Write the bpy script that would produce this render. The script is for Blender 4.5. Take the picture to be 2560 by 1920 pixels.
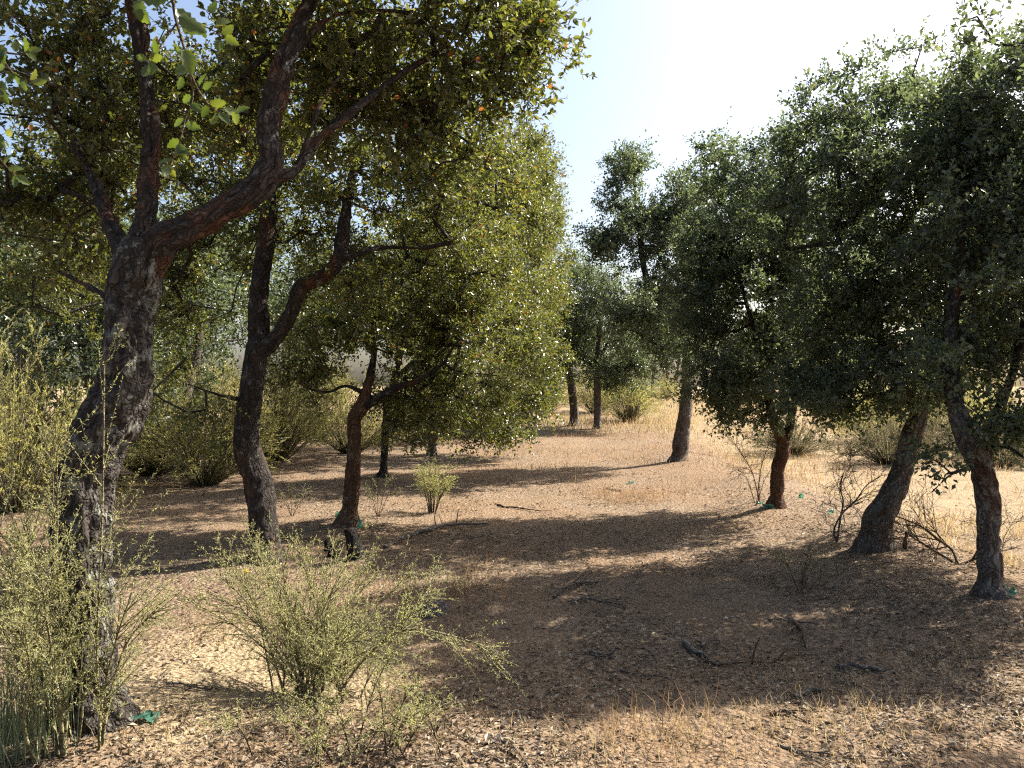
import bpy, math
import numpy as np

for o in list(bpy.data.objects):
    bpy.data.objects.remove(o, do_unlink=True)
sc = bpy.context.scene
COL = sc.collection
rng = np.random.default_rng(11)

# ------------------------------------------------------------------ camera, sky, sun, exposure
F, CX, CY, EYE = 1970.0, 1280.0, 960.0, 1.6          # photo pixels; level camera at eye height
cd = bpy.data.cameras.new('camera')
cd.sensor_fit = 'HORIZONTAL'; cd.sensor_width = 36.0
cd.lens = 36.0 * F / 2560.0
cd.clip_start = 0.05; cd.clip_end = 2000.0
cd.dof.use_dof = True; cd.dof.focus_distance = 7.0; cd.dof.aperture_fstop = 14.0
cam = bpy.data.objects.new('camera', cd); COL.objects.link(cam)
cam.location = (0, 0, EYE); cam.rotation_euler = (math.radians(90), 0, 0)
sc.camera = cam

SUN_AZ, SUN_EL = math.radians(62.0), math.radians(42.5)   # clockwise from +Y (view direction)
world = bpy.data.worlds.new('World'); sc.world = world; world.use_nodes = True
wn = world.node_tree.nodes; wl = world.node_tree.links
bg = wn['Background']; sky = wn.new('ShaderNodeTexSky'); sky.sky_type = 'NISHITA'
sky.sun_disc = False; sky.sun_elevation = SUN_EL; sky.sun_rotation = SUN_AZ
sky.altitude = 50.0; sky.air_density = 1.0; sky.dust_density = 4.0; sky.ozone_density = 1.0
wl.new(sky.outputs[0], bg.inputs[0]); bg.inputs[1].default_value = 0.073

sd = bpy.data.lights.new('sun', 'SUN'); sd.energy = 5.0; sd.angle = math.radians(0.53); sd.color = (1.0, 0.93, 0.82)
sun = bpy.data.objects.new('sun', sd); COL.objects.link(sun)
sun.rotation_euler = (math.pi / 2 - SUN_EL, 0, math.pi - SUN_AZ)
sun.location = (20, 12, 25)

sc.view_settings.view_transform = 'Standard'; sc.view_settings.look = 'None'
sc.view_settings.gamma = 1.0; sc.view_settings.use_curve_mapping = False
sc.view_settings.exposure = 1.85
cy = sc.cycles if hasattr(sc, 'cycles') else None
sc.render.engine = 'CYCLES'
cy = sc.cycles
cy.max_bounces = 4; cy.diffuse_bounces = 2; cy.glossy_bounces = 1; cy.transmission_bounces = 3
cy.use_adaptive_sampling = True; cy.adaptive_threshold = 0.015
cy.transparent_max_bounces = 4; cy.caustics_reflective = False; cy.caustics_refractive = False
cy.use_denoising = False; cy.denoiser = 'OPENIMAGEDENOISE'; cy.denoising_input_passes = 'RGB_ALBEDO_NORMAL'; cy.denoising_prefilter = 'ACCURATE'; cy.sample_clamp_indirect = 6.0; cy.filter_width = 1.2


# ------------------------------------------------------------------ numeric helpers
def _hash(ix, iy, iz):
    n = (ix.astype(np.int64) * 374761393 + iy.astype(np.int64) * 668265263 + iz.astype(np.int64) * 1442695041) & 0xffffffff
    n = ((n ^ (n >> 13)) * 1274126177) & 0xffffffff
    return ((n ^ (n >> 16)) & 0xffff) / 65535.0

def vnoise(p):
    p = np.asarray(p, float); i = np.floor(p); f = p - i; f = f * f * (3 - 2 * f); i = i.astype(np.int64)
    x, y, z = i[..., 0], i[..., 1], i[..., 2]; fx, fy, fz = f[..., 0], f[..., 1], f[..., 2]
    r = 0
    for dx in (0, 1):
        for dy in (0, 1):
            for dz in (0, 1):
                w = (fx if dx else 1 - fx) * (fy if dy else 1 - fy) * (fz if dz else 1 - fz)
                r = r + w * _hash(x + dx, y + dy, z + dz)
    return r

def fbm(p, o=3):
    p = np.asarray(p, float); a, s, t = 1.0, 0.0, 0.0
    for _ in range(o):
        s = s + a * vnoise(p); t += a; a *= 0.5; p = p * 2.03 + 17.3
    return s / t

def norm(v):
    return v / np.maximum(np.linalg.norm(v, axis=-1, keepdims=True), 1e-9)

def rand_unit(n):
    return norm(rng.normal(size=(n, 3)))

MOUNDS = []          # filled below with (x, y, radius, height)

def ground(x, y):
    x = np.asarray(x, float); y = np.asarray(y, float)
    z = np.zeros(np.broadcast(x, y).shape)
    near = np.exp(-(np.hypot(x, y - 10) / 60.0) ** 2)
    z = z + near * 0.10 * (fbm(np.stack([x * .35, y * .35, 0 * x + 3.1], -1), 2) - .5)
    z = z + near * 0.05 * (fbm(np.stack([x * 1.7, y * 1.7, 0 * x + 9.1], -1), 2) - .5)
    z = z + near * 0.022 * (fbm(np.stack([x * 6.5, y * 6.5, 0 * x + 1.1], -1), 2) - .5)
    ridge = np.exp(-((x - 3.6) / 0.75) ** 2) * np.exp(-((y - 9) / 12.0) ** 4)
    z = z + 0.10 * ridge
    z = z - 0.10 / (1 + np.exp(-((x - 4.6) * 3).clip(-40, 40))) * np.exp(-((y - 9) / 14.0) ** 4)
    tt = ((y - 16.0) / 26.0).clip(0, 1); t2 = ((y - 44.0) / 40.0).clip(0, 1)
    z = z + .85 * tt * tt * (3 - 2 * tt) - .7 * t2 * t2 * (3 - 2 * t2)
    for mx, my, mr, mh in MOUNDS:
        z = z + mh * np.exp(-((x - mx) ** 2 + (y - my) ** 2) / mr ** 2)
    return z

def G(px, py):
    t = EYE * F / (py - CY)
    for _ in range(12):
        x = (px - CX) / F * t
        t = 0.5 * t + 0.5 * (EYE - float(ground(x, t))) * F / (py - CY)
    x = (px - CX) / F * t
    return np.array([x, t, float(ground(x, t))])

def P(px, py, d):
    return np.array([(px - CX) / F * d, d, EYE - (py - CY) / F * d])

def catmull(pts, n):
    pts = np.asarray(pts, float)
    if len(pts) == 2:
        t = np.linspace(0, 1, n)[:, None]; return pts[0] * (1 - t) + pts[1] * t
    q = np.vstack([2 * pts[0] - pts[1], pts, 2 * pts[-1] - pts[-2]])
    m = len(pts) - 1
    u = np.linspace(0, m - 1e-6, n); i = u.astype(int); t = (u - i)[:, None]
    a, b, c, d = q[i], q[i + 1], q[i + 2], q[i + 3]
    return .5 * (2 * b + (c - a) * t + (2 * a - 5 * b + 4 * c - d) * t ** 2 + (3 * b - a - 3 * c + d) * t ** 3)


# ------------------------------------------------------------------ mesh helpers
def mesh_np(name, V, loops, starts, totals, mat, attrs=(), smooth=True):
    me = bpy.data.meshes.new(name)
    me.vertices.add(len(V)); me.vertices.foreach_set('co', np.ascontiguousarray(V, np.float32).ravel())
    me.loops.add(len(loops)); me.loops.foreach_set('vertex_index', np.ascontiguousarray(loops, np.int32))
    me.polygons.add(len(starts)); me.polygons.foreach_set('loop_start', np.ascontiguousarray(starts, np.int32))
    me.polygons.foreach_set('loop_total', np.ascontiguousarray(totals, np.int32))
    me.polygons.foreach_set('use_smooth', np.full(len(starts), smooth, bool))
    for an, typ, dom, data in attrs:
        a = me.attributes.new(an, typ, dom)
        a.data.foreach_set('value' if typ == 'FLOAT' else 'vector', np.ascontiguousarray(data, np.float32).ravel())
    me.update(calc_edges=True); me.validate(verbose=False)
    if mat: me.materials.append(mat)
    return me

def faces_uniform(Fc):
    n, k = Fc.shape
    return Fc.ravel(), np.arange(n) * k, np.full(n, k)

class Acc:
    """collects quads / tris with a float and a vector attribute, then builds one mesh"""
    def __init__(s): s.V, s.Q, s.T, s.B, s.n = [], [], [], [], 0
    def add(s, V, Q=None, T=None, B=None):
        s.V.append(V); s.B.append(V if B is None else B)
        if Q is not None and len(Q): s.Q.append(np.asarray(Q) + s.n)
        if T is not None and len(T): s.T.append(np.asarray(T) + s.n)
        s.n += len(V)
    def mesh(s, name, mat, origin=(0, 0, 0), smooth=True):
        V = np.vstack(s.V) - np.asarray(origin); B = np.vstack(s.B)
        lo, st, to = [], [], []; base = 0
        for L, k in ((s.Q, 4), (s.T, 3)):
            if L:
                A = np.vstack(L); lo.append(A.ravel()); st.append(base + np.arange(len(A)) * k); to.append(np.full(len(A), k)); base += A.size
        return mesh_np(name, V, np.concatenate(lo), np.concatenate(st), np.concatenate(to), mat, [('bark', 'FLOAT_VECTOR', 'POINT', B)], smooth)

def tube(acc, pts, rad, n=8, m=None, rough=0.0, crack=0.0, cap=True, seed=0.0, spl=True, lump=5.0):
    pts = np.asarray(pts, float); rad = np.asarray(rad, float)
    if m is None: m = len(pts)
    if spl:
        C = catmull(pts, m); R = catmull(rad[:, None].repeat(3, 1), m)[:, 0].clip(0.0008)
    else:
        C, R, m = pts, rad, len(pts)
    T = norm(np.gradient(C, axis=0))
    ref = np.array([0, 1, 0.]) if abs(T[0][1]) < .8 else np.array([1., 0, 0])
    U = np.zeros_like(C); u = ref - T[0] * T[0].dot(ref); U[0] = u / np.linalg.norm(u)
    for i in range(1, m):
        u = U[i - 1] - T[i] * T[i].dot(U[i - 1]); U[i] = u / np.linalg.norm(u)
    Vv = np.cross(T, U)
    s = np.concatenate([[0], np.cumsum(np.linalg.norm(np.diff(C, axis=0), axis=1))])
    th = np.linspace(0, 2 * np.pi, n, endpoint=False)
    ct, sn = np.cos(th), np.sin(th)
    B = np.stack([ct[None] * R[:, None], sn[None] * R[:, None], s[:, None] + 0 * ct[None]], -1)
    RR = R[:, None] + 0 * ct[None]
    if rough:
        q = B + seed
        l = fbm(q * np.array([lump, lump, lump * .5]), 2) - .5
        RR = RR * (1 + rough * 2 * l)
        if crack:
            c1 = 1 - np.abs(2 * fbm(q * np.array([18, 18, 6.5]), 2) - 1)
            c2 = vnoise(q * np.array([45, 45, 22.0]))
            RR = RR - crack * 1.3 * (c1.clip(0, 1) ** 4) + crack * .7 * (c2 - .5)
    V = C[:, None] + U[:, None] * (ct[None] * RR)[..., None] + Vv[:, None] * (sn[None] * RR)[..., None]
    i, j = np.meshgrid(np.arange(m - 1), np.arange(n), indexing='ij'); j2 = (j + 1) % n
    Q = np.stack([i * n + j, i * n + j2, (i + 1) * n + j2, (i + 1) * n + j], -1).reshape(-1, 4)
    V = V.reshape(-1, 3); Bf = (B + seed).reshape(-1, 3); Tt = None
    if cap:
        k = len(V); V = np.vstack([V, C[-1] + T[-1] * R[-1] * .3, C[0]]); Bf = np.vstack([Bf, Bf[-1], Bf[0]])
        jj = np.arange(n); j2 = (jj + 1) % n; o = (m - 1) * n
        Tt = np.vstack([np.stack([o + jj, o + j2, 0 * jj + k], -1), np.stack([j2, jj, 0 * jj + k + 1], -1)])
    acc.add(V, Q, Tt, Bf)
    return C, R

def prisms(acc, P0, P1, r0, r1, n=3):
    P0 = np.asarray(P0); P1 = np.asarray(P1); N = len(P0)
    if N == 0: return
    r0 = np.broadcast_to(r0, N); r1 = np.broadcast_to(r1, N)
    T = norm(P1 - P0); ref = np.where(np.abs(T[:, 2:3]) < .9, np.array([[0, 0, 1.]]), np.array([[1., 0, 0]]))
    U = norm(np.cross(T, ref)); W = np.cross(T, U)
    th = np.linspace(0, 2 * np.pi, n, endpoint=False)
    ring = U[:, None] * np.cos(th)[None, :, None] + W[:, None] * np.sin(th)[None, :, None]
    V = np.concatenate([P0[:, None] + ring * r0[:, None, None], P1[:, None] + ring * r1[:, None, None]], 1).reshape(-1, 3)
    j = np.arange(n); j2 = (j + 1) % n
    q = np.stack([j, j2, n + j2, n + j], -1)
    Q = (np.arange(N)[:, None, None] * 2 * n + q[None]).reshape(-1, 4)
    acc.add(V, Q)

def leaves_mesh(name, mat, pos, axis, nor, L, Wd, rnd, fold=.25, oval=False, origin=(0, 0, 0), curl=.08):
    N = len(pos); pos = pos - np.asarray(origin)
    axis = norm(axis); nor = norm(nor - axis * (nor * axis).sum(1, keepdims=True)); side = np.cross(axis, nor)
    L = np.broadcast_to(L, N)[:, None]; Wd = np.broadcast_to(Wd, N)[:, None]
    tip = pos + axis * L - nor * L * curl
    if oval:
        def pt(a, w, s): return pos + axis * L * a + side * Wd * w * s + nor * Wd * fold * w
        V = np.stack([pos, pt(.28, .46, 1), pt(.68, .44, 1), tip, pt(.68, .44, -1), pt(.28, .46, -1)], 1).reshape(-1, 3)
        f = np.array([[0, 3, 2, 1], [0, 5, 4, 3]]); k = 6
    else:
        mid = pos + axis * L * .48 + nor * Wd * fold * .5
        V = np.stack([pos, mid + side * Wd * .5, tip, mid - side * Wd * .5], 1).reshape(-1, 3)
        f = np.array([[0, 2, 1], [0, 3, 2]]); k = 4
    Fc = (np.arange(N)[:, None, None] * k + f[None]).reshape(-1, f.shape[1])
    lo, st, to = faces_uniform(Fc)
    return mesh_np(name, V, lo, st, to, mat, [('rnd', 'FLOAT', 'POINT', np.repeat(rnd, k))], False)

def tag(o, label=None, cat=None, group=None, kind=None):
    if label: o['label'] = label
    if cat: o['category'] = cat
    if group: o['group'] = group
    if kind: o['kind'] = kind
    return o

def obj(name, me, parent=None, loc=None, kind=None):
    o = bpy.data.objects.new(name, me); COL.objects.link(o)
    if parent: o.parent = parent
    if loc is not None: o.location = loc
    if kind: o['kind'] = kind
    return o

def empty(name, loc):
    o = bpy.data.objects.new(name, None); COL.objects.link(o); o.location = loc; o.empty_display_size = .2
    return o


# ------------------------------------------------------------------ materials
def new_mat(name):
    m = bpy.data.materials.new(name); m.use_nodes = True
    nt = m.node_tree; b = nt.nodes['Principled BSDF']
    return m, nt, b, nt.nodes['Material Output']

def ramp(nt, fac, stops):
    r = nt.nodes.new('ShaderNodeValToRGB'); e = r.color_ramp.elements
    while len(e) < len(stops): e.new(.5)
    for el, (p, c) in zip(e, stops): el.position = p; el.color = (*c, 1)
    nt.links.new(fac, r.inputs[0]); return r.outputs[0]

def noise(nt, vec, scale, detail=3, rough=.6):
    n = nt.nodes.new('ShaderNodeTexNoise'); n.inputs['Scale'].default_value = scale
    n.inputs['Detail'].default_value = detail; n.inputs['Roughness'].default_value = rough
    if vec is not None: nt.links.new(vec, n.inputs['Vector'])
    return n.outputs['Fac']

def mapping(nt, vec, scale):
    m = nt.nodes.new('ShaderNodeMapping'); m.inputs['Scale'].default_value = scale
    nt.links.new(vec, m.inputs[0]); return m.outputs[0]

def mixc(nt, fac, a, b):
    m = nt.nodes.new('ShaderNodeMix'); m.data_type = 'RGBA'
    for s, v in ((m.inputs[0], fac), (m.inputs[6], a), (m.inputs[7], b)):
        if hasattr(v, 'links'): nt.links.new(v, s)
        elif isinstance(v, tuple): s.default_value = (*v, 1)
        else: s.default_value = v
    return m.outputs[2]

ALB = .70
def dim(nt, c, k=None):
    m = nt.nodes.new('ShaderNodeMix'); m.data_type = 'RGBA'; m.blend_type = 'MULTIPLY'; m.inputs[0].default_value = 1
    nt.links.new(c, m.inputs[6]); k = k or ALB; m.inputs[7].default_value = (k, k, k, 1); return m.outputs[2]

def attr(nt, name):
    a = nt.nodes.new('ShaderNodeAttribute'); a.attribute_name = name; return a

def bump(nt, h, strength, dist, b):
    bp = nt.nodes.new('ShaderNodeBump'); bp.inputs['Strength'].default_value = strength; bp.inputs['Distance'].default_value = dist
    nt.links.new(h, bp.inputs['Height']); nt.links.new(bp.outputs[0], b.inputs['Normal']); return bp

def bark_mat(name, dark, mid, light, orange=0.0, lichen=0.0, ocol=(.13, .068, .04)):
    m, nt, b, out = new_mat(name); v = attr(nt, 'bark').outputs['Vector']
    vs = mapping(nt, v, (1, 1, .42))
    n1 = noise(nt, vs, 24, 4); n2 = noise(nt, v, 5, 2)
    nd_ = nt.nodes.new('ShaderNodeTexNoise'); nd_.inputs['Scale'].default_value = 9; nd_.inputs['Detail'].default_value = 4; nt.links.new(v, nd_.inputs['Vector'])
    va = nt.nodes.new('ShaderNodeVectorMath'); va.operation = 'MULTIPLY_ADD'; va.inputs[1].default_value = (.16, .16, .16)
    nt.links.new(nd_.outputs['Color'], va.inputs[0]); nt.links.new(mapping(nt, v, (1, 1, .3)), va.inputs[2])
    vo = nt.nodes.new('ShaderNodeTexVoronoi'); vo.feature = 'DISTANCE_TO_EDGE'; vo.inputs['Scale'].default_value = 30
    nt.links.new(va.outputs[0], vo.inputs['Vector'])
    c = ramp(nt, n1, [(.25, dark), (.5, mid), (.78, light)])
    if orange:
        om = ramp(nt, noise(nt, mapping(nt, v, (1, 1, .5)), 7.0, 2, .5), [(.60 - orange * .3, (0, 0, 0)), (.66 - orange * .3, (1, 1, 1))])
        oc = mixc(nt, n1, tuple(x * .7 for x in ocol), tuple(x * 1.25 for x in ocol))
        c = mixc(nt, om, c, oc)
    crack = ramp(nt, vo.outputs['Distance'], [(0.0, (.45, .45, .45)), (.20, (1, 1, 1))])
    c = mixc(nt, crack, tuple(x * .55 for x in dark), c)
    if lichen:
        lm = ramp(nt, noise(nt, v, 13, 5, .7), [(.60 - lichen * .25, (0, 0, 0)), (.70 - lichen * .25, (1, 1, 1))])
        lc = mixc(nt, n2, (.20, .20, .175), (.30, .305, .25))
        c = mixc(nt, lm, c, lc)
    nt.links.new(dim(nt, c), b.inputs['Base Color']); b.inputs['Roughness'].default_value = .9
    b.inputs['Specular IOR Level'].default_value = .2
    h = nt.nodes.new('ShaderNodeMath'); h.operation = 'ADD'
    nt.links.new(n1, h.inputs[0]); nt.links.new(crack, h.inputs[1])
    bump(nt, h.outputs[0], 1.0, .022, b)
    return m

def leaf_mat(name, stops, trans=.35, tint=(1.25, 1.2, .55), rough=.42, spec=.5):
    m, nt, b, out = new_mat(name); a = attr(nt, 'rnd')
    c = dim(nt, ramp(nt, a.outputs['Fac'], stops))
    nt.links.new(c, b.inputs['Base Color']); b.inputs['Roughness'].default_value = rough
    b.inputs['Specular IOR Level'].default_value = spec
    tr = nt.nodes.new('ShaderNodeBsdfTranslucent')
    mul = nt.nodes.new('ShaderNodeMix'); mul.data_type = 'RGBA'; mul.blend_type = 'MULTIPLY'; mul.inputs[0].default_value = 1
    nt.links.new(c, mul.inputs[6]); mul.inputs[7].default_value = (*[t * 1.6 for t in tint], 1)
    nt.links.new(mul.outputs[2], tr.inputs[0])
    mx = nt.nodes.new('ShaderNodeMixShader'); mx.inputs[0].default_value = trans
    nt.links.new(b.outputs[0], mx.inputs[1]); nt.links.new(tr.outputs[0], mx.inputs[2]); nt.links.new(mx.outputs[0], out.inputs[0])
    return m

M = {}
M['bark_dark'] = bark_mat('dark cork bark', (.024, .018, .015), (.064, .051, .043), (.125, .105, .09), orange=.06, lichen=.1)
M['bark_lichen'] = bark_mat('lichened cork bark', (.026, .021, .018), (.075, .062, .052), (.13, .112, .098), orange=.0, lichen=.32)
M['bark_limb'] = bark_mat('stripped limb bark', (.025, .018, .014), (.060, .045, .036), (.11, .085, .065), orange=.22, lichen=.05, ocol=(.14, .066, .036))
M['bark_red'] = bark_mat('reddish cork bark', (.07, .038, .024), (.20, .112, .066), (.32, .20, .125), orange=.35, lichen=.12, ocol=(.17, .085, .045))
M['bark_grey'] = bark_mat('grey cork bark', (.075, .058, .048), (.21, .17, .142), (.36, .305, .26), orange=.06, lichen=.2)
M['twig'] = bark_mat('twig bark', (.04, .032, .026), (.085, .070, .058), (.15, .13, .11))
M['dead'] = bark_mat('dead wood', (.10, .082, .068), (.22, .185, .155), (.36, .315, .27), lichen=.15)
M['dead_dark'] = bark_mat('dark dead wood', (.12, .10, .085), (.24, .20, .17), (.37, .32, .275))
M['charred'] = bark_mat('charred wood', (.010, .008, .007), (.028, .023, .020), (.07, .058, .05))
M['dead_tan'] = bark_mat('tan dead wood', (.10, .065, .04), (.22, .15, .095), (.34, .25, .17))
OAK = [(.0, (.050, .064, .020)), (.45, (.105, .125, .036)), (.82, (.165, .172, .060)), (.955, (.24, .215, .075)), (.975, (.20, .13, .03)), (.985, (.26, .10, .03))]
M['leaf'] = leaf_mat('oak leaves', OAK, trans=.4, rough=.38, spec=.55)
M['leaf_shade'] = leaf_mat('shade tinted oak leaves', [(.0, (.056, .078, .048)), (.5, (.100, .130, .078)), (.9, (.155, .185, .112)), (.985, (.20, .20, .11))], trans=.45, tint=(1.1, 1.12, .65), rough=.38, spec=.55)  # same oak leaves, grey blue of shaded, veiled crowns put into the colour
M['leaf_bright'] = leaf_mat('young oak leaves', [(.0, (.07, .10, .022)), (.6, (.11, .145, .03)), (1., (.19, .19, .05))], trans=.42, tint=(1.05, 1.1, .45), rough=.35)
M['leaf_green'] = leaf_mat('green shrub leaves', [(.0, (.035, .060, .020)), (.6, (.070, .105, .034)), (1., (.12, .15, .05))], trans=.35)
M['broom'] = leaf_mat('broom foliage', [(.0, (.28, .29, .14)), (.6, (.46, .455, .25)), (1., (.64, .60, .38))], trans=.45, tint=(1.1, 1.1, .6), rough=.6, spec=.3)
M['broom_far'] = leaf_mat('distant broom foliage', [(.0, (.26, .255, .115)), (.6, (.42, .395, .19)), (1., (.58, .53, .30))], trans=.45, tint=(1.1, 1.1, .6), rough=.7, spec=.2)
M['broom_stem'] = bark_mat('broom stems', (.20, .17, .085), (.36, .32, .17), (.50, .46, .27))
M['broom_wood'] = bark_mat('broom wood', (.10, .065, .04), (.20, .14, .08), (.30, .235, .14))
M['rush'] = leaf_mat('rush stems', [(.0, (.15, .20, .11)), (1., (.27, .31, .19))], trans=.2, rough=.5)
M['dry'] = leaf_mat('dry grass', [(.0, (.30, .21, .11)), (.5, (.43, .335, .19)), (.85, (.54, .45, .28)), (1., (.38, .25, .15))], trans=.35, tint=(1, .95, .75), rough=.7, spec=.2)
M['dryred'] = leaf_mat('reddish dry grass', [(.0, (.27, .165, .095)), (.6, (.38, .255, .15)), (1., (.48, .37, .23))], trans=.35, tint=(1, .9, .75), rough=.7, spec=.2)
M['litter'] = leaf_mat('fallen leaves', [(.0, (.08, .057, .038)), (.35, (.19, .140, .092)), (.7, (.31, .238, .158)), (.9, (.43, .35, .245)), (1., (.57, .50, .385))], trans=.15, tint=(1, .9, .7), rough=.6, spec=.3)
M['plastic'] = leaf_mat('green plastic', [(.0, (.07, .21, .15)), (1., (.14, .33, .25))], trans=.4, tint=(.9, 1.1, .9), rough=.35)
M['flower'] = leaf_mat('yellow petals', [(.0, (.75, .50, .01)), (1., (.8, .55, .02))], trans=.3, tint=(1, 1, .5))

def soil():
    m, nt, b, out = new_mat('litter strewn soil')
    tc = nt.nodes.new('ShaderNodeTexCoord').outputs['Object']
    big = noise(nt, tc, .55, 3); med = noise(nt, tc, 3.2, 4); fine = noise(nt, tc, 38, 4, .7)
    c = ramp(nt, med, [(.3, (.19, .116, .068)), (.5, (.295, .192, .115)), (.7, (.37, .252, .16))])
    c2 = ramp(nt, fine, [(.28, (.095, .060, .038)), (.47, (.25, .165, .10)), (.62, (.36, .255, .16)), (.78, (.50, .40, .27))])
    c = mixc(nt, .6, c, c2)
    vo = nt.nodes.new('ShaderNodeTexVoronoi'); vo.inputs['Scale'].default_value = 34; nt.links.new(tc, vo.inputs['Vector'])
    vr = ramp(nt, vo.outputs['Color'], [(.1, (.11, .078, .054)), (.5, (.24, .178, .122)), (.9, (.42, .34, .245))])
    lm = ramp(nt, big, [(.40, (.15, .15, .15)), (.58, (.65, .65, .65))])
    c = mixc(nt, lm, c, vr)
    # dry grass cover over the open field to the right and far away
    sx = nt.nodes.new('ShaderNodeSeparateXYZ'); nt.links.new(tc, sx.inputs[0])
    def mr(v, a, bb):
        q = nt.nodes.new('ShaderNodeMapRange'); q.inputs[1].default_value = a; q.inputs[2].default_value = bb; nt.links.new(v, q.inputs[0]); return q.outputs[0]
    def mth(op, a, bb):
        q = nt.nodes.new('ShaderNodeMath'); q.operation = op
        for s, v in zip(q.inputs, (a, bb)):
            if hasattr(v, 'links'): nt.links.new(v, s)
            else: s.default_value = v
        return q.outputs[0]
    fr = mth('MAXIMUM', mth('MULTIPLY', mr(sx.outputs[0], 4.4, 5.6), mr(sx.outputs[1], 7.0, 11.0)), mr(sx.outputs[1], 24, 34))
    fr = mth('MULTIPLY', fr, ramp(nt, med, [(.3, (.35, .35, .35)), (.6, (1, 1, 1))]))
    gc = ramp(nt, fine, [(.3, (.25, .17, .095)), (.5, (.40, .30, .18)), (.75, (.53, .43, .27))])
    c = mixc(nt, fr, c, gc)
    sd1 = mth('SUBTRACT', sx.outputs[0], -1.45); sd2 = mth('SUBTRACT', sx.outputs[1], 4.4)
    dd_ = mth('ADD', mth('MULTIPLY', sd1, sd1), mth('MULTIPLY', mth('MULTIPLY', sd2, sd2), .6))
    dd_ = mth('ADD', dd_, mth('MULTIPLY', mth('SUBTRACT', med, .5), 1.6))
    sm = ramp(nt, dd_, [(.25, (.85, .85, .85)), (.85, (0, 0, 0))])
    snd = ramp(nt, fine, [(.28, (.30, .215, .125)), (.5, (.46, .355, .215)), (.75, (.58, .47, .30))])
    c = mixc(nt, sm, c, snd)
    nt.links.new(dim(nt, c), b.inputs['Base Color']); b.inputs['Roughness'].default_value = .95; b.inputs['Specular IOR Level'].default_value = .1
    h = mth('ADD', mth('MULTIPLY', fine, 1.0), mth('MULTIPLY', vo.outputs['Distance'], -.8))
    bump(nt, h, .9, .03, b)
    return m
M['soil'] = soil()

# ------------------------------------------------------------------ where the trees stand (photo base pixel)
BASES = {'T1': (225, 1800), 'T2': (668, 1395), 'T3': (868, 1310), 'T4': (958, 1190), 'T5': (1080, 1138), 'T6': (1150, 1095),
         'F1': (1434, 1064), 'F2': (1493, 1071), 'R1': (1698, 1152), 'R2': (1941, 1268), 'R3': (2188, 1368), 'R4': (2476, 1484)}
for k, (px, py) in BASES.items():
    t = EYE * F / (py - CY); big = k in ('R1', 'F1', 'F2', 'T1')
    MOUNDS.append(((px - CX) / F * t, t, .8 if big else .55, .08 if big else .06))
MOUNDS += [(-0.15, 5.5, .35, .08), (-1.2, 7.0, .35, .07), (2.6, 6.1, .5, .07), (-4.0, 16, 1.5, .15), (0.5, 20, 1.6, .12)]

# ------------------------------------------------------------------ ground
def axis_grid(c, half, n, a):
    u = np.linspace(-1, 1, n); return c + half * np.sinh(a * u) / math.sinh(a)
gx = axis_grid(0.3, 420, 245, 7.0); gy = axis_grid(5.5, 420, 245, 7.0)
X, Y = np.meshgrid(gx, gy, indexing='ij'); Z = ground(X, Y)
V = np.stack([X, Y, Z], -1).reshape(-1, 3); n = len(gy)
i, j = np.meshgrid(np.arange(len(gx) - 1), np.arange(n - 1), indexing='ij')
Q = np.stack([i * n + j, (i + 1) * n + j, (i + 1) * n + j + 1, i * n + j + 1], -1).reshape(-1, 4)
lo, st, to = faces_uniform(Q)
g = obj('ground', mesh_np('ground', V, lo, st, to, M['soil'])); tag(g, 'brown leaf strewn sandy soil under the oaks', 'ground', kind='structure')


# ------------------------------------------------------------------ oak trees
def sample_blobs(blobs, dens):
    out = []
    for (c, r, w) in blobs:
        vol = r[0] * r[1] * r[2]; n = max(3, int(dens * w * vol ** (2 / 3.) * 3.6))
        n2 = int(n * 1.75); d = rand_unit(n2); u = rng.uniform(0, 1.06, n2) ** .42
        q = c + d * u[:, None] * r; f = fbm(q * 1.9 + 31.7, 2)
        q = q[np.argsort(-(f + rng.normal(size=n2) * .05))[:n]]
        out.append(q)
    return np.vstack(out)

def grow(limb, pts, step=.2, bow=.16):
    K = len(limb); cap = K + len(pts) * 14
    nodes = np.zeros((cap, 3)); par = np.full(cap, -1); nodes[:K] = limb; n = K; tips = []
    d0 = ((pts[:, None] - limb[None]) ** 2).sum(-1).min(1)
    for k in np.argsort(d0):
        p = pts[k]; d2 = ((nodes[:n] - p) ** 2).sum(1); jn = int(np.argmin(d2)); dist = math.sqrt(d2[jn])
        if dist < .06: continue
        m = min(12, max(1, int(dist / step))); a = nodes[jn]
        off = rng.normal(size=3) * bow * dist * .5 + np.array([0, 0, .10 * dist]); prev = jn
        for s in range(1, m + 1):
            t = s / m; q = a + (p - a) * t + off * 4 * t * (1 - t) * .5 + (rng.normal(size=3) * .012 if s < m else 0)
            nodes[n] = q; par[n] = prev; prev = n; n += 1
        tips.append(prev)
        if n > cap - 14: break
    cnt = np.zeros(n)
    cnt[tips] += 1
    for q in range(n - 1, K - 1, -1): cnt[par[q]] += cnt[q]
    return nodes[:n], par[:n], np.array(tips), cnt[:n], K

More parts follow.
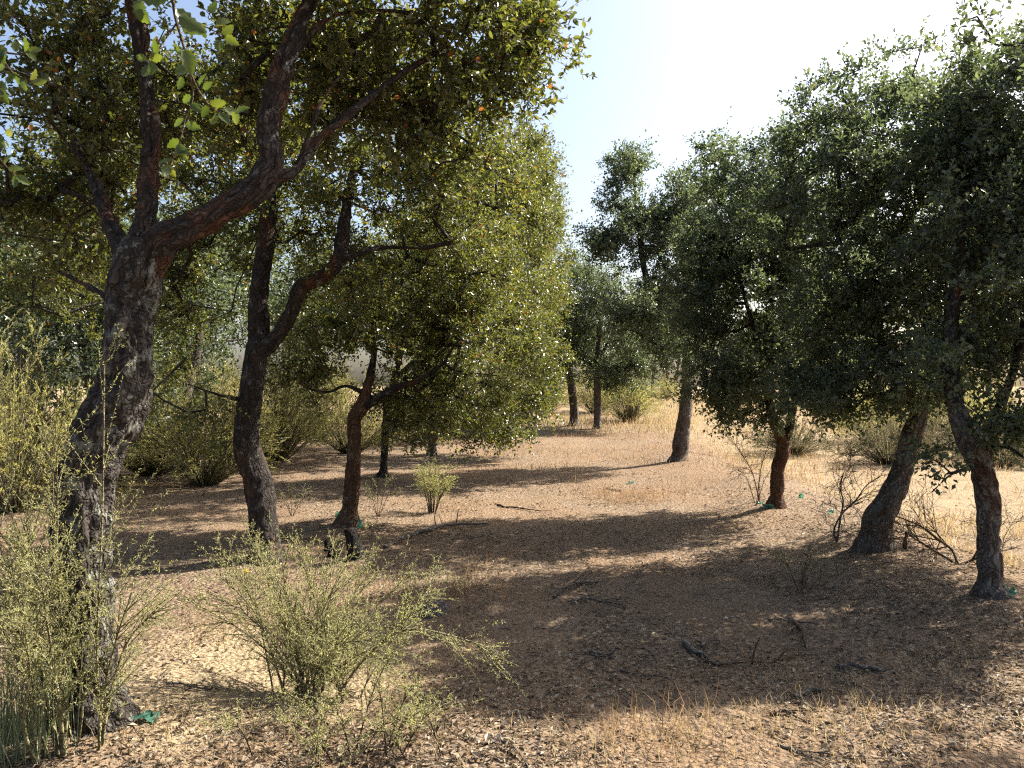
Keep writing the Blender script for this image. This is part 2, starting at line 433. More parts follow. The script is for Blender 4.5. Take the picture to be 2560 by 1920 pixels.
def foliage(tips, dirs, ntw, nlf, tl, L, Wr, droop=.12, upb=.1, spray=1.0):
    n = len(tips)
    P0 = np.repeat(tips, ntw, 0); D = np.repeat(dirs, ntw, 0)
    D = norm(D * .55 + rand_unit(len(P0)) * .85 * spray + np.array([0, 0, upb]))
    ln = rng.uniform(.4, 1.15, len(P0)) * tl; lng = rng.random(len(P0)) < .06; ln[lng] *= 1.9
    P0 = P0 + rng.normal(size=P0.shape) * tl * .22
    P1 = P0 + D * ln[:, None] * .55; P2 = P0 + D * ln[:, None] + np.array([0, 0, -1]) * (droop * ln)[:, None]
    s = np.tile((np.arange(nlf) + .6) / nlf, len(P0)) + rng.uniform(-.06, .06, len(P0) * nlf); s = s.clip(.03, 1)
    idx = np.repeat(np.arange(len(P0)), nlf)
    pos = P0[idx] + D[idx] * (ln[idx] * s)[:, None]; pos[:, 2] -= droop * ln[idx] * s ** 2
    ang = np.tile(np.arange(nlf) * 2.4, len(P0)) + np.repeat(rng.uniform(0, 6.28, len(P0)), nlf)
    U = norm(np.cross(D, rand_unit(len(D)))); Wv = np.cross(D, U)
    rad = U[idx] * np.cos(ang)[:, None] + Wv[idx] * np.sin(ang)[:, None]
    ax = norm(D[idx] * .65 + rad * .8 + rng.normal(size=pos.shape) * .25)
    nr = np.array([0, 0, .7]) + rng.normal(size=pos.shape) * .6 + D[idx] * .4
    Ls = L * rng.uniform(.6, 1.25, len(pos)); Ws = Ls * Wr * rng.uniform(.8, 1.2, len(pos))
    return (P0, P1, P2), pos, ax, nr, Ls, Ws, idx

def make_tree(key, label, trunk, limbs, blobs, dens, leafm='leaf', trunkm='bark_dark', limbm='bark_dark', L=.036, Wr=.55, ntw=9, nlf=9, tl=.24,
              oval=False, ring=22, group='cork oaks planted in two rows', base=None, crack=.012, cat='oak tree', name='cork_oak', ymin=0):
    b = np.array(base if base is not None else G(*BASES[key])); d0 = b[1]
    root = empty(name, b); tag(root, label, cat, group)
    def cv(p):
        px, py, dd, w = p; return P(px, py, d0 + dd), w * (d0 + dd) / F / 2
    seed = float(sum(map(ord, key)) % 37)
    nodes = []
    def build(nm, pl, mat, rg, first=False):
        pts, rad = zip(*[cv(p) for p in pl]); pts = list(pts); rad = list(rad)
        if first:
            pts[0] = b.copy(); pts.insert(0, b - np.array([0, 0, .18])); rad.insert(0, rad[0] * 1.75); rad[1] *= 1.32; q_ = pts[1] * .72 + pts[2] * .28 if np.linalg.norm(pts[2] - pts[1]) > .3 else pts[1] * .4 + pts[2] * .6; pts.insert(2, q_); rad.insert(2, rad[2] * 1.02)
        Ln = sum(np.linalg.norm(np.subtract(pts[k + 1], pts[k])) for k in range(len(pts) - 1))
        a = Acc(); m = int(np.clip(Ln / (.014 if ring > 40 else .02), 10, 220)) if first else int(np.clip(Ln / .035, 8, 90))
        C, R = tube(a, pts, rad, rg, m, rough=.13, crack=crack * min(1, rad[-1] / .05 + .2), seed=seed)
        obj(nm, a.mesh(nm, M[mat], b), root)
        nodes.append(C[len(C) // 3:] if first else C[2:])
        seedl[0] += 1
    seedl = [0]
    build('trunk', trunk, trunkm, ring, True)
    for pl in limbs: build('limb', pl, limbm, max(8, ring // 2 + 2))
    limbn = np.vstack(nodes)[::3]
    B = [(P(px, py, d0 + dd), np.array([rx * (d0 + dd) / F, rd, ry * (d0 + dd) / F]), w) for (px, py, dd, rx, ry, rd, w) in blobs]
    pts = sample_blobs(B, dens); pts[:, 2] = np.maximum(pts[:, 2], .45); pts = pts[pts[:, 1] > (ymin + .33 * (pts[:, 2] - 1.9).clip(0) if ymin else 0)]
    crown(root, b, limbn, pts, leafm, L, Wr, ntw, nlf, tl, oval)
    return root, b

def crown(root, b, limbn, pts, leafm, L, Wr, ntw, nlf, tl, oval, twn=True, rmin=.0035):
    nd, par, tips, cnt, K = grow(limbn, pts)
    a = Acc(); k = np.arange(K, len(nd)); r = (rmin * np.sqrt(cnt)).clip(.0025, .020)
    rp = np.minimum(np.where(par[k] < K, r[k] * 1.1, r[par[k]]), r[k] * 1.5)
    prisms(a, nd[par[k]], nd[k], rp, r[k], 4)
    dirs = norm(nd[tips] - nd[par[tips]] + .3 * norm(nd[tips] - limbn.mean(0)))
    tw, pos, ax, nr, Ls, Ws, idx = foliage(nd[tips], dirs, ntw, nlf, tl, L, Wr)
    if twn:
        if oval: prisms(a, tw[0], tw[1], .0024, .002, 3); prisms(a, tw[1], tw[2], .002, .001, 3)
        else:
            hf = rng.random(len(tw[0])) < .35; prisms(a, tw[0][hf], tw[2][hf], .0024, .001, 3)
    obj('branches', a.mesh('branches', M['twig'], b), root, kind='stuff')
    keep = pos[:, 2] > ground(pos[:, 0], pos[:, 1]) + .1
    rn = rng.random(len(pos)); rn = (rn * .75 + np.repeat(rng.random(len(tips)), ntw * nlf) * .25)
    rn = np.where(rng.random(len(pos)) < .012, .99, rn * .97)
    me = leaves_mesh('crown', M[leafm], pos[keep], ax[keep], nr[keep], Ls[keep], Ws[keep], rn[keep], oval=oval, origin=b)
    obj('crown', me, root, kind='stuff')
    return len(pos)

# left row -----------------------------------------------------------------------------------------------
T1, T1b = make_tree('T1', 'thick lichened cork oak in the left foreground behind the broom shrub, leaning right',
    [(225, 1800, 0, 172), (215, 1660, 0, 152), (205, 1500, 0, 148), (200, 1380, 0, 142), (212, 1250, .02, 140), (232, 1150, .04, 142), (268, 1064, .06, 158), (305, 980, .08, 150), (318, 895, .08, 130), (325, 769, .1, 124), (345, 680, .1, 132), (362, 610, .12, 110)],
    [[(345, 690, .1, 110), (400, 610, .1, 100), (464, 578, .12, 84), (548, 532, .15, 76), (633, 477, .2, 78), (678, 410, .25, 76), (672, 330, .3, 66), (690, 236, .35, 62), (715, 148, .4, 54), (760, 40, .5, 46), (800, -80, .6, 36), (830, -250, .7, 22)],
     [(660, 455, .22, 50), (738, 426, .3, 36), (785, 359, .4, 30), (886, 274, .55, 24), (980, 200, .75, 20), (1070, 145, .9, 14), (1200, 60, 1.1, 8)],
     [(735, 428, .3, 16), (775, 330, .3, 12), (810, 245, .35, 10), (900, 127, .5, 7)],
     [(705, 190, .4, 24), (800, 62, .5, 18), (900, 28, .6, 14), (1040, 30, .8, 9)],
     [(350, 650, .12, 90), (368, 527, .2, 62), (376, 400, .3, 54), (374, 295, .35, 50), (352, 105, .4, 46), (330, 0, .4, 40), (318, -150, .4, 26)],
     [(335, 660, .14, 80), (290, 590, .3, 52), (240, 464, .6, 36), (196, 370, .9, 26), (140, 220, 1.2, 16)],
     [(290, 760, .2, 26), (230, 720, .4, 18), (150, 680, .7, 12)],
     [(300, 620, .3, 30), (255, 520, .8, 20), (150, 470, 1.3, 14)],
     [(318, -140, .4, 26), (345, -330, -.2, 18), (390, -380, -1.0, 12), (432, -190, -1.75, 7), (428, -70, -2.1, 5)]],
    [(150, 180, .9, 300, 230, 1.0, 1.0), (80, 430, 1.6, 220, 170, .9, 1.0), (500, 230, 1.5, 280, 210, .8, .9), (820, 110, .9, 250, 170, .8, 1.0), (1120, 140, 1.3, 250, 190, .8, 1.15), (1300, 150, 1.5, 150, 170, .6, 1.1), (1010, 330, 1.4, 230, 130, .7, 1.1), (520, -150, .4, 500, 200, 1.0, .6), (1000, -120, .8, 350, 150, .8, .6), (900, -230, 1.85, 260, 120, .9, .45), (664, -300, 1.05, 450, 150, 1.0, .7), (120, 600, 1.4, 180, 130, .7, .8)],  # highest lobes lie unseen above the frame, added to shade the upper left
    52, L=.043, oval=True, ring=72, trunkm='bark_lichen', limbm='bark_limb', ntw=10, nlf=9, tl=.2, crack=.026)

T2, T2b = make_tree('T2', 'dark sinuous cork oak forking low, second trunk from the left',
    [(668, 1395, 0, 86), (658, 1296, 0, 74), (646, 1212, 0, 76), (617, 1106, 0, 67), (627, 980, 0, 61), (638, 895, 0, 60), (648, 850, .05, 57), (647, 811, .1, 50)],
    [[(647, 830, .08, 56), (648, 726, .15, 48), (664, 610, .25, 46), (672, 500, .3, 40), (650, 380, .4, 30), (640, 200, .5, 18)],
     [(645, 880, 0, 50), (692, 843, 0, 40), (732, 772, -.05, 38), (752, 716, -.1, 40), (802, 695, -.1, 38), (842, 655, -.1, 36), (858, 580, 0, 38), (872, 480, .1, 28), (900, 360, .3, 18)],
     [(845, 650, -.1, 26), (905, 632, -.1, 15), (960, 618, 0, 12), (1070, 622, .1, 8)],
     [(600, 1000, -.05, 12), (540, 985, -.2, 7), (470, 960, -.4, 5)]],
    [(600, 330, .6, 260, 190, 1.0, 1.0), (250, 420, 1.3, 230, 200, 1.1, .9), (930, 420, .2, 210, 190, .9, 1.2), (1130, 420, .5, 190, 220, .9, 1.2), (700, 560, .7, 170, 120, .8, .8), (880, 690, .2, 150, 100, .7, 1.1), (470, 720, .9, 170, 150, .8, .9), (200, 720, 1.6, 160, 130, .8, .8), (520, 560, 1.0, 160, 140, .8, .9), (770, 480, .8, 150, 140, .8, .9), (540, 1050, -.3, 85, 90, .25, .55), (440, 930, .2, 80, 110, .4, .45), (780, 160, .8, 250, 150, 1.0, .8)],
    37, L=.044, ring=30, ntw=12, nlf=9, tl=.21, crack=.016)

T3, T3b = make_tree('T3', 'slim reddish cork oak with a kinked trunk, third in the left row',
    [(868, 1310, 0, 56), (876, 1250, 0, 44), (882, 1180, 0, 40), (886, 1101, 0, 37), (887, 1046, 0, 38), (908, 1012, 0, 40), (917, 974, 0, 28), (928, 936, .05, 22)],
    [[(905, 1018, 0, 30), (953, 990, -.05, 24), (995, 966, -.1, 20), (1046, 950, -.15, 15), (1120, 900, -.1, 9)],
     [(926, 940, .05, 22), (936, 880, .05, 17), (930, 800, .1, 13), (960, 700, .2, 10)],
     [(905, 980, 0, 12), (872, 966, -.05, 9), (850, 968, -.1, 8), (822, 980, -.1, 6), (780, 975, -.15, 4)]],
    [(930, 790, 0, 200, 110, .75, 1.35), (1050, 850, 0, 170, 130, .8, 1.25), (770, 880, .1, 110, 90, .6, .9), (1100, 680, .4, 190, 170, .9, 1.1), (985, 1115, -.05, 70, 60, .2, .5), (1180, 930, .5, 150, 120, .7, 1.0), (1180, 620, -.1, 170, 170, .9, .9), (1110, 610, .75, 200, 160, .9, .9), (760, 945, .1, 120, 65, .5, 1.1), (1010, 1000, .2, 150, 75, .6, 1.2), (1140, 1030, .6, 140, 70, .6, 1.2)],
    34, L=.042, ring=24, ntw=12, nlf=9, tl=.20, trunkm='bark_red', limbm='bark_dark', crack=.01)

T4, _ = make_tree('T4', 'thin shaded trunk just behind the reddish kinked oak, low sunlit skirt of leaves',
    [(958, 1190, 0, 28), (962, 1110, 0, 22), (968, 1030, 0, 20), (985, 950, 0, 18), (1010, 850, 0, 15)],
    [[(985, 950, 0, 16), (1080, 860, 0, 12), (1180, 760, .2, 9), (1270, 650, .2, 6)], [(1010, 850, 0, 14), (1060, 700, .2, 10), (1120, 480, .2, 7)]],
    [(1180, 600, 0, 190, 220, 1.4, 1.2), (1240, 860, -.4, 150, 130, 1.0, 1.2), (1150, 1040, -.8, 150, 85, .6, 1.1), (1290, 1030, -1.2, 100, 75, .6, 1.0), (1300, 520, .3, 110, 200, 1.0, 1.1), (1060, 980, -.3, 110, 90, .6, .9), (1290, 980, -.2, 90, 80, .6, .9), (1100, 650, -2.4, 210, 140, 1.0, 1.0), (1045, 663, -1.1, 172, 125, 1.0, 1.0), (927, 740, .8, 200, 150, 1.3, .9)],
    18, L=.060, ring=14, ntw=13, nlf=8, tl=.28)

T5, _ = make_tree('T5', 'sunlit oak further along the left row with foliage reaching almost to the ground',
    [(1080, 1138, 0, 26), (1085, 1050, 0, 22), (1100, 950, 0, 20), (1130, 820, 0, 16)],
    [[(1120, 860, 0, 14), (1220, 740, 0, 9), (1320, 640, 0, 6)]],
    [(1260, 760, 0, 150, 260, 1.6, 1.2), (1330, 900, -.6, 85, 140, .9, 1.2), (1240, 1020, 0, 130, 80, 1.0, 1.1), (1350, 620, .2, 70, 190, 1.2, 1.1), (1200, 450, 0, 160, 200, 1.5, 1.0)],
    15, L=.068, ring=12, ntw=13, nlf=8, tl=.30, trunkm='bark_grey')

T6, _ = make_tree('T6', 'last oak of the left row, pale crown edge against the white sky',
    [(1150, 1095, 0, 24), (1155, 1000, 0, 20), (1180, 880, 0, 16)],
    [[(1175, 900, 0, 13), (1260, 760, 0, 8)]],
    [(1290, 640, 0, 120, 250, 1.8, 1.2), (1370, 720, 0, 50, 150, 1.2, 1.0), (1340, 470, 0, 70, 130, 1.4, .9)],
    20, L=.075, ring=12, ntw=8, nlf=7, tl=.36, trunkm='bark_grey')

# far pair -----------------------------------------------------------------------------------------------
make_tree('F1', 'curved trunk of the left oak in the distant pair at the end of the glade',
    [(1434, 1064, 0, 26), (1436, 1020, 0, 24), (1430, 975, 0, 22), (1424, 930, 0, 20), (1428, 860, 0, 16)],
    [[(1426, 890, 0, 14), (1400, 800, 0, 9)], [(1428, 870, 0, 13), (1450, 760, 0, 8)]],
    [(1410, 800, 0, 75, 130, 1.8, 1.3), (1440, 690, .3, 45, 70, 1.0, 1.0), (1380, 880, -.4, 60, 70, 1.0, 1.1), (1455, 915, -.3, 55, 50, 1.0, 1.1), (1370, 930, -.3, 50, 40, 1.0, 1.0)],
    22, leafm='leaf_shade', L=.08, ring=14, ntw=8, nlf=7, tl=.4, trunkm='bark_grey', crack=.02)
make_tree('F2', 'straight trunk of the right oak in the distant pair, beside pale green broom',
    [(1493, 1071, 0, 23), (1494, 1020, 0, 21), (1493, 960, 0, 20), (1496, 880, 0, 16), (1500, 800, 0, 12)],
    [[(1496, 900, 0, 12), (1540, 820, 0, 8)]],
    [(1500, 840, 0, 95, 120, 1.8, 1.4), (1500, 720, .3, 80, 80, 1.4, 1.1), (1560, 905, -.5, 75, 65, 1.0, 1.2), (1610, 930, -.5, 50, 42, .8, 1.0), (1530, 940, -.2, 50, 36, .8, 1.0)],
    22, leafm='leaf_shade', L=.08, ring=14, ntw=8, nlf=7, tl=.4, trunkm='bark_grey', crack=.02)

# right row ----------------------------------------------------------------------------------------------
make_tree('R1', 'tall straight oak at the far end of the right row, standing alone on a mound',
    [(1698, 1152, 0, 47), (1703, 1100, 0, 42), (1711, 1049, 0, 36), (1716, 990, 0, 32), (1719, 940, 0, 30), (1716, 860, 0, 27)],
    [[(1717, 880, 0, 22), (1670, 790, -.1, 18), (1622, 716, -.1, 17), (1606, 644, -.1, 15), (1598, 589, -.1, 13), (1589, 520, -.1, 9), (1585, 430, -.1, 6)],
     [(1716, 870, 0, 22), (1730, 760, 0, 16), (1720, 640, 0, 11), (1700, 520, 0, 7)], [(1710, 870, 0, 12), (1640, 860, -.3, 8), (1590, 830, -.5, 5)]],
    [(1585, 430, -.1, 66, 72, .6, 2.0), (1540, 500, 0, 44, 50, .5, 1.4), (1640, 560, 0, 90, 90, .9, 1.8), (1690, 480, .2, 56, 66, .6, 1.6), (1555, 620, -.3, 72, 62, .7, 1.8), (1715, 570, .2, 85, 110, .8, 1.5), (1500, 610, -.2, 50, 55, .6, 1.4), (1740, 700, .3, 130, 170, 1.3, 1.4), (1600, 800, -.6, 90, 100, 1.0, 1.3), (1680, 880, -.6, 90, 60, .8, 1.2), (1800, 560, .5, 90, 130, 1.2, 1.2)],
    24, leafm='leaf_shade', L=.062, ring=20, ntw=11, nlf=8, tl=.27, trunkm='bark_grey', crack=.016)
make_tree('R2', 'slim upright oak with green plastic round its foot, third from the right',
    [(1941, 1268, 0, 44), (1943, 1220, 0, 37), (1946, 1170, 0, 35), (1957, 1126, 0, 37), (1950, 1090, 0, 34), (1930, 1040, 0, 26), (1915, 960, 0, 20)],
    [[(1954, 1120, 0, 28), (1975, 1060, 0, 22), (1990, 960, 0, 17), (2000, 820, 0, 13), (1985, 650, 0, 9)], [(1915, 970, 0, 18), (1890, 850, 0, 14), (1850, 700, 0, 10)]],
    [(1830, 640, 0, 130, 230, 1.2, 1.6), (1960, 560, .2, 130, 250, 1.2, 1.6), (1800, 420, .1, 80, 70, .7, 1.3), (1900, 900, -.3, 150, 130, 1.0, 1.6), (1790, 960, -.3, 90, 80, .7, 1.2), (2050, 880, 0, 100, 140, .9, 1.3), (1860, 1030, -.2, 110, 50, .6, 1.0), (2120, 680, .8, 110, 180, .9, 1.0), (1760, 720, .3, 90, 180, .8, 1.2), (2040, 700, .2, 100, 200, .9, 1.2)],
    33, leafm='leaf_shade', L=.051, ring=22, ntw=12, nlf=9, tl=.23, trunkm='bark_red', crack=.012)
make_tree('R3', 'stout oak leaning to the right, second from the right edge',
    [(2188, 1368, 0, 80), (2194, 1303, 0, 76), (2226, 1244, 0, 66), (2252, 1185, 0, 57), (2274, 1107, 0, 54), (2296, 1036, 0, 48), (2310, 960, 0, 42)],
    [[(2305, 980, 0, 36), (2320, 860, 0, 30), (2310, 700, .1, 22), (2270, 520, .2, 14)], [(2300, 1010, 0, 30), (2230, 900, 0, 22), (2150, 760, .1, 15), (2100, 600, .1, 9)],
     [(2310, 960, 0, 26), (2370, 820, .2, 18), (2400, 620, .3, 10)]],
    [(2080, 480, 0, 150, 200, 1.0, 1.5), (2240, 420, .2, 160, 220, 1.1, 1.4), (2160, 760, 0, 170, 190, 1.0, 1.6), (2100, 970, -.1, 150, 85, .8, 1.7), (2270, 960, -.1, 110, 80, .6, 1.3), (2340, 680, .3, 120, 230, 1.0, 1.3), (2090, 270, .1, 90, 90, .7, .9), (2230, 210, .3, 80, 80, .6, .9), (2440, 640, 1.0, 140, 220, .9, 1.1), (2580, 660, 1.0, 140, 220, .9, 1.0), (2400, 900, 1.0, 110, 90, .7, .8)],
    40, leafm='leaf_shade', L=.048, ring=28, ntw=12, nlf=9, tl=.21, trunkm='bark_grey', crack=.018)
make_tree('R4', 'upright rough barked oak at the right edge, its crown filling the upper right',
    [(2476, 1484, 0, 72), (2476, 1440, 0, 62), (2474, 1381, 0, 58), (2470, 1263, 0, 58), (2460, 1195, 0, 57), (2440, 1140, 0, 60), (2410, 1080, .05, 54), (2385, 1000, .1, 48)],
    [[(2385, 1010, .1, 46), (2378, 880, .15, 38), (2390, 700, .2, 28), (2420, 480, .3, 16)], [(2450, 1160, 0, 40), (2490, 1050, .1, 30), (2540, 900, .2, 22), (2580, 700, .3, 14)],
     [(2460, 1130, .05, 18), (2510, 1115, -.2, 12), (2570, 1150, -.4, 7)], [(2440, 1165, -.05, 14), (2380, 1185, -.2, 8), (2330, 1230, -.3, 5)]],
    [(2440, 330, .4, 140, 190, .7, 1.5), (2560, 420, .3, 140, 260, .7, 1.4), (2430, 640, .2, 150, 200, .8, 1.5), (2550, 800, .1, 130, 200, .55, 1.3), (2640, 640, 1.3, 290, 270, .9, 1.2), (2444, 452, .7, 200, 170, .5, 1.2), (2400, 900, 0, 120, 110, .7, 1.3), (2540, 1040, -.2, 90, 110, .5, 1.2), (2500, 170, .5, 110, 90, .8, 1.0), (2610, 90, .7, 140, 100, .7, 1.0), (2720, 520, .2, 220, 300, 1.0, .9), (2950, 600, .1, 240, 320, 1.0, 1.0), (2360, 1150, -.25, 60, 40, .2, .35)],
    44, ymin=5.15, leafm='leaf_shade', L=.047, ring=34, ntw=12, nlf=9, tl=.20, trunkm='bark_grey', crack=.020)
# the next oak of the right row stands beside the frame: only its leaf tips show in the top right corner
b5 = np.array([5.0, 4.4, float(ground(5.0, 4.4))])
def wp(x, y, z, w): return ((x / y) * F + CX, CY + (EYE - z) / y * F, y - b5[1], w)
def wb(x, y, z, rx, ry, rz, w): return (CX + F * x / y, CY + (EYE - z) / y * F, y - b5[1], rx / y * F, rz / y * F, ry, w)
make_tree('R5', 'oak beside the path whose leaf tips hang into the top right corner',
    [wp(5.0, 4.4, z, w) for z, w in ((0, 120), (.6, 104), (1.2, 98), (1.8, 92), (2.3, 80))],
    [[wp(5.0, 4.4, 2.1, 64), wp(4.3, 4.4, 2.9, 40), wp(3.5, 4.35, 3.45, 24), wp(2.85, 4.3, 3.6, 10)], [wp(5.0, 4.4, 2.2, 60), wp(5.3, 4.2, 3.2, 36)]],
    [wb(4.75, 4.6, 2.9, .75, .55, .6, 1.2), wb(5.4, 4.1, 3.1, .9, .9, .9, 1.1), wb(2.85, 4.3, 3.66, .35, .3, .2, .9), wb(3.4, 4.3, 3.6, .35, .35, .25, .8)],
    32, leafm='leaf_shade', L=.045, ring=24, ntw=8, nlf=8, tl=.2, trunkm='bark_grey', base=b5)

# near hanging sprays of the foremost oak: large leaves, each its own piece -------------------------------
def oak_leaf_mesh(k):
    r = np.random.default_rng(100 + k); nn = 9; t = np.linspace(0, 1, nn)
    w = .30 * np.sin(np.pi * (t ** .85)) ** .75 * (1 + .16 * np.where(np.arange(nn) % 2, 1, -1)); w[0] = .012; w[-1] = .012
    bend = -.18 * t ** 2 + r.uniform(-.05, .05); zc = bend
    mid = np.stack([t, 0 * t, zc], -1); lf = np.stack([t + .02, w, zc + .35 * w + r.normal(size=nn) * .012], -1); rt = np.stack([t + .02, -w, zc + .35 * w + r.normal(size=nn) * .012], -1)
    Vv = np.vstack([mid, lf, rt]); q = []
    for s in range(nn - 1): q += [[s, s + 1, nn + s + 1, nn + s], [s, 2 * nn + s, 2 * nn + s + 1, s + 1]]
    lo, st, to = faces_uniform(np.array(q))
    return mesh_np('leaf', Vv, lo, st, to, M['leaf_bright'], [('rnd', 'FLOAT', 'POINT', np.full(len(Vv), (k + .5) / 5))], True)
from mathutils import Matrix, Vector
LEAF = [oak_leaf_mesh(k) for k in range(5)]
def spray(stems, lv, d, label):
    a = Acc()
    for pl, w in stems:
        tube(a, [P(x, y, d + dd) for x, y, dd in pl], np.linspace(w, .0012, len(pl)), 6, len(pl) * 4)
    tw = obj('twig', a.mesh('twig', M['broom_wood'], T1b), T1); tw['label'] = label
    for (x, y, ln, ang, dd) in lv:
        p = P(x, y, d + dd) - T1b; L = ln * .85 * (d + dd) / F
        ax = Vector((math.cos(math.radians(ang)), rng.uniform(-.45, .45), math.sin(math.radians(ang)))).normalized()
        nr = Vector((rng.uniform(-.6, .6), -1 * rng.choice([1, 1, -1]), rng.uniform(-.2, .9))); nr = (nr - ax * nr.dot(ax)).normalized(); sd_ = nr.cross(ax)
        mt = Matrix((ax * L, sd_ * L, nr * L)).transposed().to_4x4(); mt.translation = Vector(p)
        o = obj('leaf', LEAF[int(rng.integers(5))], tw); o.matrix_local = mt
spray([([(428, -70, 0), (436, 30, 0), (455, 100, 0), (470, 160, .01), (490, 215, .02), (522, 262, .02), (548, 285, .02)], .0035),
       ([(470, 160, .01), (482, 240, .02), (462, 300, .02), (448, 360, .02), (425, 412, .02)], .002),
       ([(440, 60, 0), (405, 110, -.02), (385, 145, -.03)], .0018), ([(436, 30, 0), (500, 60, .03), (560, 90, .04)], .0016)],
      [(440, 20, 80, -50, -.05), (446, 40, 88, -35, -.05), (462, 120, 74, -75, -.05), (420, -10, 90, 190, -.05), (430, -30, 70, -20, 0), (385, 140, 46, 80, -.03), (372, 150, 44, 15, -.03), (378, 150, 48, -85, -.03), (368, 150, 36, 160, -.03), (372, 160, 44, -110, -.03),
       (412, 105, 38, 120, -.02), (432, 110, 34, -60, 0), (470, 160, 50, -130, .01), (452, 190, 40, -100, .02), (520, 30, 42, 60, .03), (540, 60, 44, 30, .04), (560, 90, 46, -30, .04), (556, 90, 44, 50, .04), (545, 100, 40, -80, .04), (500, 60, 40, -70, .03),
       (510, 225, 36, 35, .02), (525, 260, 46, 10, .02), (548, 285, 46, -40, .02), (540, 285, 40, -100, .02), (520, 265, 38, -130, .02), (500, 215, 40, 60, .02), (482, 240, 40, -160, .02), (478, 260, 44, -40, .02), (462, 300, 42, 200, .02), (465, 310, 46, -20, .02),
       (450, 350, 44, -160, .02), (448, 360, 48, -70, .02), (430, 400, 42, 190, .02), (425, 410, 46, -110, .02), (440, 385, 50, 0, .02), (420, 415, 36, -60, .02), (560, 270, 50, -20, .08), (590, 285, 48, 20, .08), (580, 280, 44, -60, .08), (335, 20, 60, -40, .02), (350, 0, 60, -90, .02)],
      1.55, 'sunlit hanging twig with large bright green leaves')
spray([([(-60, 60, 0), (-10, 120, 0), (40, 135, 0), (70, 130, 0)], .003), ([(-10, 120, 0), (30, 180, 0), (80, 205, 0)], .0022)],
      [(40, 130, 40, 100, 0), (60, 130, 44, 70, 0), (70, 130, 38, 20, 0), (65, 128, 40, -40, 0), (20, 130, 44, 160, 0), (10, 125, 50, -80, -.02), (0, 120, 60, -100, -.02), (30, 180, 42, -60, 0), (80, 205, 40, 10, 0), (75, 200, 36, 60, 0), (60, 195, 40, -80, 0), (40, 185, 38, -120, 0), (20, 165, 42, 190, 0), (5, 200, 50, -100, 0), (-10, 220, 50, -60, 0)],
      1.5, 'sunlit leaf spray reaching in from the left edge')
spray([([(-50, 330, 0), (0, 400, 0), (40, 440, .01)], .0025)],
      [(10, 410, 44, 60, 0), (40, 440, 40, -30, .01), (35, 435, 42, -80, .01), (20, 425, 40, 20, 0), (0, 400, 46, -120, 0), (10, 330, 40, -10, .02), (-10, 340, 50, -50, .02)],
      1.5, 'lower sunlit leaf tip at the left edge')

# ------------------------------------------------------------------ background oaks (built once per kind, then copied)
def generic_tree(seed, h, cr, leafm, L, dens, trunkr, name, label, loc, group, cat, nlf=7, ntw=8, tl=.4, low=.25, bark='bark_grey'):
    global rng
    keep = rng; rng = np.random.default_rng(seed)
    b = np.zeros(3); root = empty(name, loc); tag(root, label, cat, group)
    lean = rng.normal(size=2) * .06 * h
    pts = [(0, 0, -.2), (0, 0, 0), (lean[0] * .3, lean[1] * .3, h * .2), (lean[0], lean[1], h * .42), (lean[0] * 1.5, lean[1] * 1.5, h * .7)]
    a = Acc(); C, R = tube(a, pts, [trunkr * 1.3, trunkr * 1.1, trunkr * .85, trunkr * .6, trunkr * .2], 12, 30, rough=.13, crack=.015, seed=seed)
    obj('trunk', a.mesh('trunk', M[bark]), root)
    B = []
    for q in range(7):
        an = q * 2.4 + rng.uniform(0, .6); rr = cr * rng.uniform(.3, .62); zz = h * rng.uniform(low + .15, .86)
        B.append((np.array([math.cos(an) * rr, math.sin(an) * rr, zz]), np.array([cr * .5, cr * .5, h * .17]) * rng.uniform(.8, 1.2), 1.2))
    P_ = sample_blobs(B, dens); P_[:, 2] = np.maximum(P_[:, 2], .4)
    nd, par, tips, cnt, K = grow(C[10:][::2], P_, step=.3)
    a = Acc(); k = np.arange(K, len(nd)); r = (.005 * np.sqrt(cnt)).clip(.004, .05)
    prisms(a, nd[par[k]], nd[k], r[k] * 1.2, r[k], 4)
    obj('branches', a.mesh('branches', M['twig']), root, kind='stuff')
    dirs = norm(nd[tips] - nd[par[tips]])
    tw, pos, ax, nr, Ls, Ws, idx = foliage(nd[tips], dirs, ntw, nlf, tl, L, .6)
    me = leaves_mesh('crown', M[leafm], pos, ax, nr, Ls, Ws, rng.random(len(pos)) * .98)
    obj('crown', me, root, kind='stuff')
    rng = keep
    return root

def copy_tree(src, loc, rotz, s, label, group=None):
    r = src.copy(); COL.objects.link(r); r.location = loc; r.rotation_euler = (0, 0, rotz); r.scale = (s * (1.12 if int(loc[1] * 7) % 2 else .92), s, s * (.72 + .3 * ((loc[0] * 3.7) % 1.0)) if src.name.startswith(('background_broom', 'dry')) else s); r['label'] = label
    if group: r['group'] = group
    for ch in list(src.children):
        c = ch.copy(); COL.objects.link(c); c.parent = r
    return r

def at(x, y): return (x, y, float(ground(x, y)) - .03)

